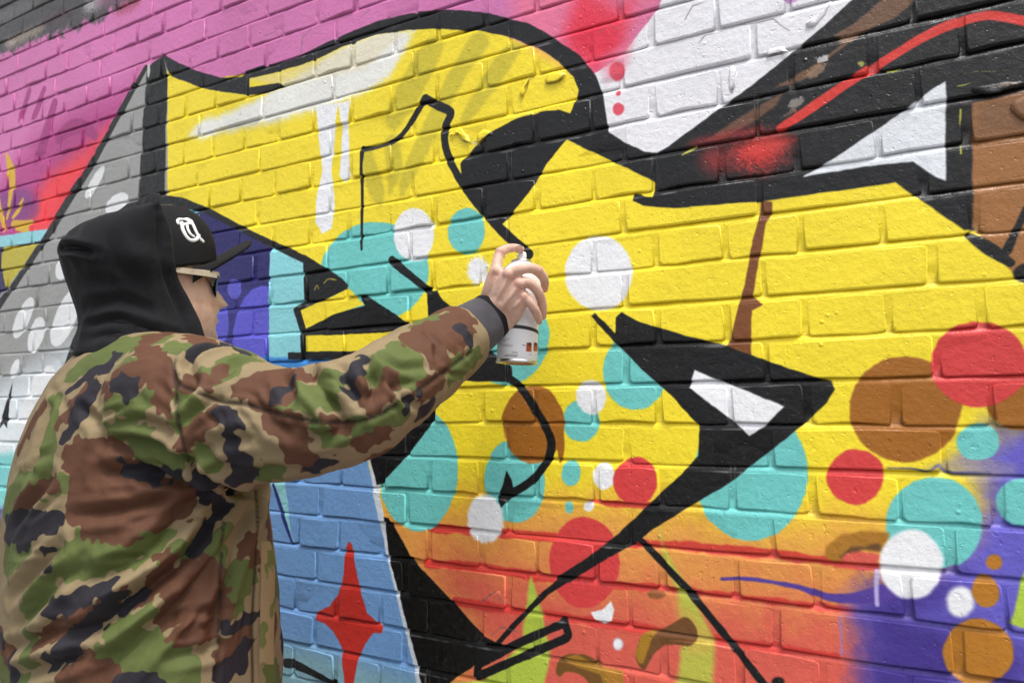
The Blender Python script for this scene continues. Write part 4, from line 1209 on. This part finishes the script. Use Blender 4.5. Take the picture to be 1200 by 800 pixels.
# ---- hood: a cloth shell open at the face
HOOD = [(235, 174, 193, .052, 1.085), (239, 154, 198, .074, 1.085), (246, 118, 201, .090, 1.085), (256, 95, 204, .102, 1.085), (266, 80, 206, .110, 1.085), (280, 69, 209, .116, 1.085), (298, 64, 211, .118, 1.085), (315, 68, 215, .118, 1.085), (335, 79, 219, .110, 1.09), (352, 88, 226, .106, 1.095), (370, 96, 233, .104, 1.10), (386, 99, 240, .106, 1.10), (402, 98, 246, .110, 1.10), (420, 98, 252, .112, 1.095)]
ca, sa = math.cos(math.radians(HDEG)), math.sin(math.radians(HDEG))
TO = math.radians(62)
rings = []
for y, xl, xr, b, z in smoothpath(HOOD, 4):
    k = z / (600 * FN)
    lo, hi = .005, .3
    for _ in range(40):
        a = (lo + hi) / 2
        wspan = math.sqrt((a * ca) ** 2 + (b * sa) ** 2) + a * math.cos(TO) * ca + b * math.sin(TO) * sa
        if wspan < (xr - xl) * k: lo = a
        else: hi = a
    cx = xr * k - (a * math.cos(TO) * ca + b * math.sin(TO) * sa)
    c = P(cx / k, y, z)
    ring = []
    for i, q in enumerate(np.linspace(TO, 2 * math.pi - TO, 91)):
        dq = min(q - TO, 2 * math.pi - TO - q)
        lip = .008 * math.exp(-dq / .10) + .003 * math.exp(-((dq - .10) / .06) ** 2) - .004 * math.exp(-((dq - .26) / .04) ** 2)
        ring.append(c + HF * (a * math.cos(q)) + HR * (b * math.sin(q)) + (HF * math.cos(q) + HR * math.sin(q)) * lip)
    rings.append(ring)
HV_, HF_ = [], []
nr_ = 91
for r in rings: HV_ += r
for k in range(len(rings) - 1):
    for i in range(nr_ - 1):
        HF_.append((k * nr_ + i, (k + 1) * nr_ + i, (k + 1) * nr_ + i + 1, k * nr_ + i + 1))
HF_.append(tuple(range(nr_)))
hm = mesh('hood', HV_, HF_)
bm = bmesh.new(); bm.from_mesh(hm)
bmesh.ops.recalc_face_normals(bm, faces=bm.faces)
bm.to_mesh(hm); bm.free()
o = bpy.data.objects.new('tmp', hm); C.objects.link(o)
so = o.modifiers.new('s', 'SOLIDIFY'); so.thickness = .005; so.offset = -1
ss = o.modifiers.new('b', 'SUBSURF'); ss.levels = 1
d = deps_get(); d.update()
hm2 = bpy.data.meshes.new_from_object(o.evaluated_get(d)); bpy.data.objects.remove(o)
hm2.polygons.foreach_set('use_smooth', [True] * len(hm2.polygons))
V = verts_np(hm2); bvh_h = bvh_of(hm2); Nn = normals_np(hm2)
disp = np.zeros(len(V), np.float32)
bv = bvh_h
for f_ in (([(72, 291), (90, 290), (116, 296)], .006, .010), ([(196, 300), (200, 340), (214, 388)], .008, .006), ([(186, 262), (184, 300), (190, 350), (204, 396)], .007, .006), ([(106, 382), (140, 376), (180, 388), (214, 396)], .008, .010), ([(104, 360), (140, 352), (176, 366)], .009, .007), ([(96, 330), (124, 330), (150, 348)], .009, .005), ([(120, 262), (134, 300), (160, 340)], .012, .005), ([(104, 396), (150, 390), (200, 400)], .007, .008)):
    fold(*f_)
disp = disp * .42 + .0045 * vnoise(V * 12) + .0022 * (1 - 2 * np.abs(vnoise(V * np.array([26, 26, 9], np.float32))))
fold([(66, 289), (76, 291), (92, 291), (108, 296)], .005, .008)
V = V + Nn * disp[:, None]
hm2.vertices.foreach_set('co', V.astype(np.float32).ravel()); hm2.update()
hood = pobj('hood', hm2, blackf, label='black fleece hood pulled up over the cap')
tagm = simple('white_tag', (.75, .75, .75), .6)
tg = P(76, 293.5, 1.115)
tv = [tg + ER * x + UP * z + EF * y for x, y, z in ((-.002, 0, -.004), (.004, -.002, -.004), (.004, -.002, .003), (-.002, 0, .003))]
obj('tag', mesh('tag', [v - foot0 for v in tv] + [v - foot0 + EF * .002 for v in tv], [(0, 1, 2, 3), (7, 6, 5, 4), (0, 4, 5, 1), (1, 5, 6, 2), (2, 6, 7, 3), (3, 7, 4, 0)], False), tagm, hood)

# ---- cap
capm = fabric('black_cap_cloth', (.0095, .0096, .011), 700, .85, .0)
CP, CR_ = [], []
for z in np.linspace(0, 1, 22):
    zz = .010 + .120 * z
    rr = math.sqrt(max(0, 1 - (z ** 2.35)))
    ring = []
    for q in np.linspace(0, 2 * math.pi, 64, endpoint=False):
        x = -.006 + (.1000 if math.cos(q) > 0 else .100) * math.cos(q) * max(rr, .02)
        ring.append(head_pt(x, .0825 * math.sin(q) * max(rr, .02), zz + .30 * x))
    CP.append(ring)
cap = pobj('cap', mesh('cap', *loft(CP)), capm, label='black baseball cap with a white embroidered letter mark')
bp = math.radians(38)
BV, BF = [], []
NL, NT = 31, 12
for layer in (0, 1):
    for i in range(NL):
        s = -1 + 2 * i / (NL - 1)
        y = .078 * s
        x0 = -.006 + .1000 * math.sqrt(max(0, 1 - (y / .0835) ** 2))
        ln = .069 * (max(0, 1 - abs(s) ** 6)) ** .42
        for t in range(NT):
            x = x0 - .004 + ln * t / (NT - 1)
            z = .016 + .30 * x0 + (x - x0) * math.tan(bp) - 4.6 * y * y * (.25 + .75 * t / (NT - 1)) - (.0062 if layer else 0)
            BV.append(head_pt(x, y, z))
idx = lambda L, i, t: L * NL * NT + i * NT + t
for i in range(NL - 1):
    for t in range(NT - 1):
        BF.append((idx(0, i, t), idx(0, i + 1, t), idx(0, i + 1, t + 1), idx(0, i, t + 1)))
        BF.append((idx(1, i, t), idx(1, i, t + 1), idx(1, i + 1, t + 1), idx(1, i + 1, t)))
    BF.append((idx(0, i, NT - 1), idx(0, i + 1, NT - 1), idx(1, i + 1, NT - 1), idx(1, i, NT - 1)))
pobj('brim', mesh('brim', BV, BF), capm).parent = cap
# embroidered white mark on the cap front: raised thread along strokes cast onto the crown
bvc = bvh_of(cap.data)
def on_cap(px, py):
    loc, nr, _, _ = bvc.ray_cast(CAMP - foot0, (P(px, py, 1) - CAMP).normalized())
    return loc + nr * .0006 if loc is not None else None
thread = simple('white_thread', (.82, .82, .84), .6)
EMB = []
for pts, r in (([(209, 262), (208, 259), (210, 257), (214, 257), (219, 258), (223, 262)], .0026), ([(213, 261), (214, 268), (217, 275), (221, 280), (226, 282), (231, 280), (233, 276)], .0034), ([(219, 262), (220, 268), (223, 274), (227, 277)], .0026), ([(224, 259), (227, 265), (230, 272), (234, 279), (238, 283)], .0030), ([(214, 264), (218, 262), (224, 262)], .0022), ([(217, 257), (221, 257), (225, 260)], .0028)):
    q = [on_cap(x, y) for x, y in catmull(np.asarray(pts, float), False, 4)]
    q = [x for x in q if x is not None]
    if len(q) > 2:
        EMB.append(tube([(x, r) for x in q], 8))
if EMB:
    obj('embroidered_mark', mesh('embroidered_mark', *join(EMB)), thread, cap)

# ---- sunglasses
glasses_frame = simple('pale_frame', (.52, .44, .33), .4)
lensm = Mat('dark_lens', .3, .25); lensm.b.inputs['Base Color'].default_value = (.006, .006, .007, 1)
gl = []
def slab(pts, t):
    """thin bar along (x,y,z,half height) in head coordinates, thickness t sideways"""
    rings = []
    for x, y, z, h_ in pts:
        rings.append([head_pt(x, y - t, z - h_), head_pt(x, y + t, z - h_), head_pt(x, y + t, z + h_), head_pt(x, y - t, z + h_)])
    return loft(rings)
gparts = [slab([(-.04, s * .0785, .006, .0040), (.02, s * .0785, .006, .0046), (.046, s * .0765, .007, .0052), (.070, s * .068, .008, .0052)], .0022) for s in (1, -1)]
rings = []
for i in range(21):
    s = -1 + 2 * i / 20
    y = .068 * s
    x = .0940 - 5.2 * y * y
    rings.append([head_pt(x, y, .008), head_pt(x + .003, y, .008), head_pt(x + .003, y, .014), head_pt(x, y, .014)])
gparts.append(loft(rings))
glasses = pobj('sunglasses', mesh('sunglasses', *join(gparts), smooth=False), glasses_frame, label='sunglasses with pale frame and dark lenses')
for s in (1, -1):
    LV, LF = [], []
    for layer in (0, 1):
        for i in range(11):
            for j in range(8):
                uq, vq = i / 10, j / 7
                y = s * (.010 + .056 * uq)
                zc = .010 - .036 * vq * (1 - .25 * (2 * uq - 1) ** 2)
                x = .0955 - 5.2 * y * y - layer * .002 - .12 * (0.010 - zc)
                LV.append(head_pt(x, y, zc))
    for i in range(10):
        for j in range(7):
            LF.append((i * 8 + j, i * 8 + j + 1, (i + 1) * 8 + j + 1, (i + 1) * 8 + j))
            LF.append((88 + i * 8 + j, 88 + (i + 1) * 8 + j, 88 + (i + 1) * 8 + j + 1, 88 + i * 8 + j + 1))
    ln_ = pobj('lens', mesh('lens', LV, LF), lensm.m)
    ln_.parent = glasses

# ------------------------------------------------------------------ spray can
cb_, ct_ = P(605.3, 426, 1.068), P(612, 293, 1.088)
ax = (ct_ - cb_).normalized()
CL = (ct_ - cb_).length
cx_ = ax.cross(EF).normalized()
cy_ = ax.cross(cx_)
# x axis of the can towards the camera side so that the label faces out
rot = Matrix((cx_, cy_, ax)).transposed().to_4x4()
can = empty('spray_can', cb_, label='white aerosol paint can held in the hand against the wall', category='spray can')
can.matrix_world = Matrix.Translation(cb_) @ rot
def lathe(prof, n=48, flip=False):
    rings = [[(r * math.cos(q), r * math.sin(q), z) for q in np.linspace(0, 2 * math.pi, n, endpoint=False)] for r, z in prof]
    return loft(rings)
R = .0325
HB = CL - .040
m = Mat('can_print', .35, .5)
tc = m.n('TexCoord')
sp = m.n('SeparateXYZ'); m.l(tc.outputs['Object'], sp.inputs[0])
wav = m.noise(300, 1, .5, tc.outputs['Object'])
m.l(m.ramp(m.noise(20, 3, .5, tc.outputs['Object']).outputs[0], [(.3, (.74, .74, .76)), (.7, (.80, .80, .82))]), m.b.inputs['Base Color'])
can_white = m.m
obj('can_body', mesh('can_body', *lathe([(.0300, .0035), (R, .006), (R, HB * .5), (R, HB - .004), (R - .0015, HB)])), can_white, can)
metal = Mat('tinplate', .28, .5); metal.b.inputs['Metallic'].default_value = 1.0; metal.b.inputs['Base Color'].default_value = (.62, .60, .58, 1)
obj('base_rim', mesh('base_rim', *lathe([(.020, .004), (.028, .0005), (R + .0006, .0), (R + .0012, .0022), (R + .0006, .0050), (R - .001, .0060)])), metal.m, can)
obj('shoulder', mesh('shoulder', *lathe([(R - .001, HB - .001), (R + .0006, HB + .001), (R + .0004, HB + .003), (R - .003, HB + .007), (.022, HB + .014), (.0165, HB + .018)])), can_white, can)
obj('valve_cup', mesh('valve_cup', *lathe([(.0165, HB + .0175), (.0172, HB + .0195), (.0165, HB + .022), (.012, HB + .0225), (.006, HB + .021)])), metal.m, can)
obj('nozzle', mesh('nozzle', *lathe([(.0055, HB + .020), (.0075, HB + .024), (.0075, HB + .031), (.0062, HB + .036), (.003, HB + .0365)], 24)), simple('nozzle_white', (.8, .8, .8), .4), can)
bandm = simple('band_black', (.02, .02, .022), .45)
zb = .052
rings = []
for dr, dz in ((.0002, -.0028), (.0007, -.0020), (.0007, .0020), (.0002, .0028)):
    rings.append([((R + dr) * math.cos(q), (R + dr) * math.sin(q), zb + dz + .004 * math.sin(q + .4)) for q in np.linspace(0, 2 * math.pi, 64, endpoint=False)])
obj('band', mesh('band', *loft(rings, False)), bandm, can)
# printed label: little blocks and lines of type, proud by a hair
inv = can.matrix_world.inverted()
def on_can(px, py):
    o_ = inv @ CAMP
    dd = (inv.to_3x3() @ (P(px, py, 1) - CAMP)).normalized()
    a_ = dd.x ** 2 + dd.y ** 2; b__ = 2 * (o_.x * dd.x + o_.y * dd.y); c_ = o_.x ** 2 + o_.y ** 2 - R * R
    disc = b__ * b__ - 4 * a_ * c_
    if disc < 0: disc = 0
    t = (-b__ - math.sqrt(disc)) / (2 * a_)
    q = o_ + dd * t
    return math.atan2(q.y, q.x), q.z
def patch(x0, y0, x1, y1, nm, mt, lift=.0004):
    a0, z0 = on_can(x0, y1); a1, z1 = on_can(x1, y0)
    if a1 - a0 > math.pi: a1 -= 2 * math.pi
    if a0 - a1 > math.pi: a1 += 2 * math.pi
    if a0 > a1: a0, a1 = a1, a0
    z0, z1 = min(z0, z1), max(z0, z1)
    k = 6
    V_, F_ = [], []
    for i in range(k + 1):
        q = a0 + (a1 - a0) * i / k
        for z in (z0, z1):
            V_.append(((R + lift) * math.cos(q), (R + lift) * math.sin(q), z))
    for i in range(k):
        F_.append((2 * i, 2 * i + 2, 2 * i + 3, 2 * i + 1))
    me = mesh(nm, V_, F_)
    obj(nm, me, mt, can)
rust = simple('label_rust', lin(150, 72, 34), .5)
dkrust = simple('label_dark', lin(84, 40, 24), .5)
txt = simple('label_grey', (.30, .30, .31), .6)
patch(616.5, 402, 623, 411.5, 'label_swatch', rust); patch(625, 405, 629.5, 411, 'label_swatch', rust); patch(619, 401.5, 622, 405, 'label_swatch', dkrust, .0006); patch(625.5, 402, 629.5, 405, 'label_swatch', dkrust)
for x0, x1, y in ((588, 598, 397), (588, 594, 399), (596, 612, 382), (596, 606, 384), (612, 616, 404), (586, 597, 403), (589, 601, 404.6), (600, 607, 412.5), (592, 607, 415.5), (590, 606, 417), (620, 622.5, 415)):
    patch(x0, y, x1, y + .75, 'label_text', txt)
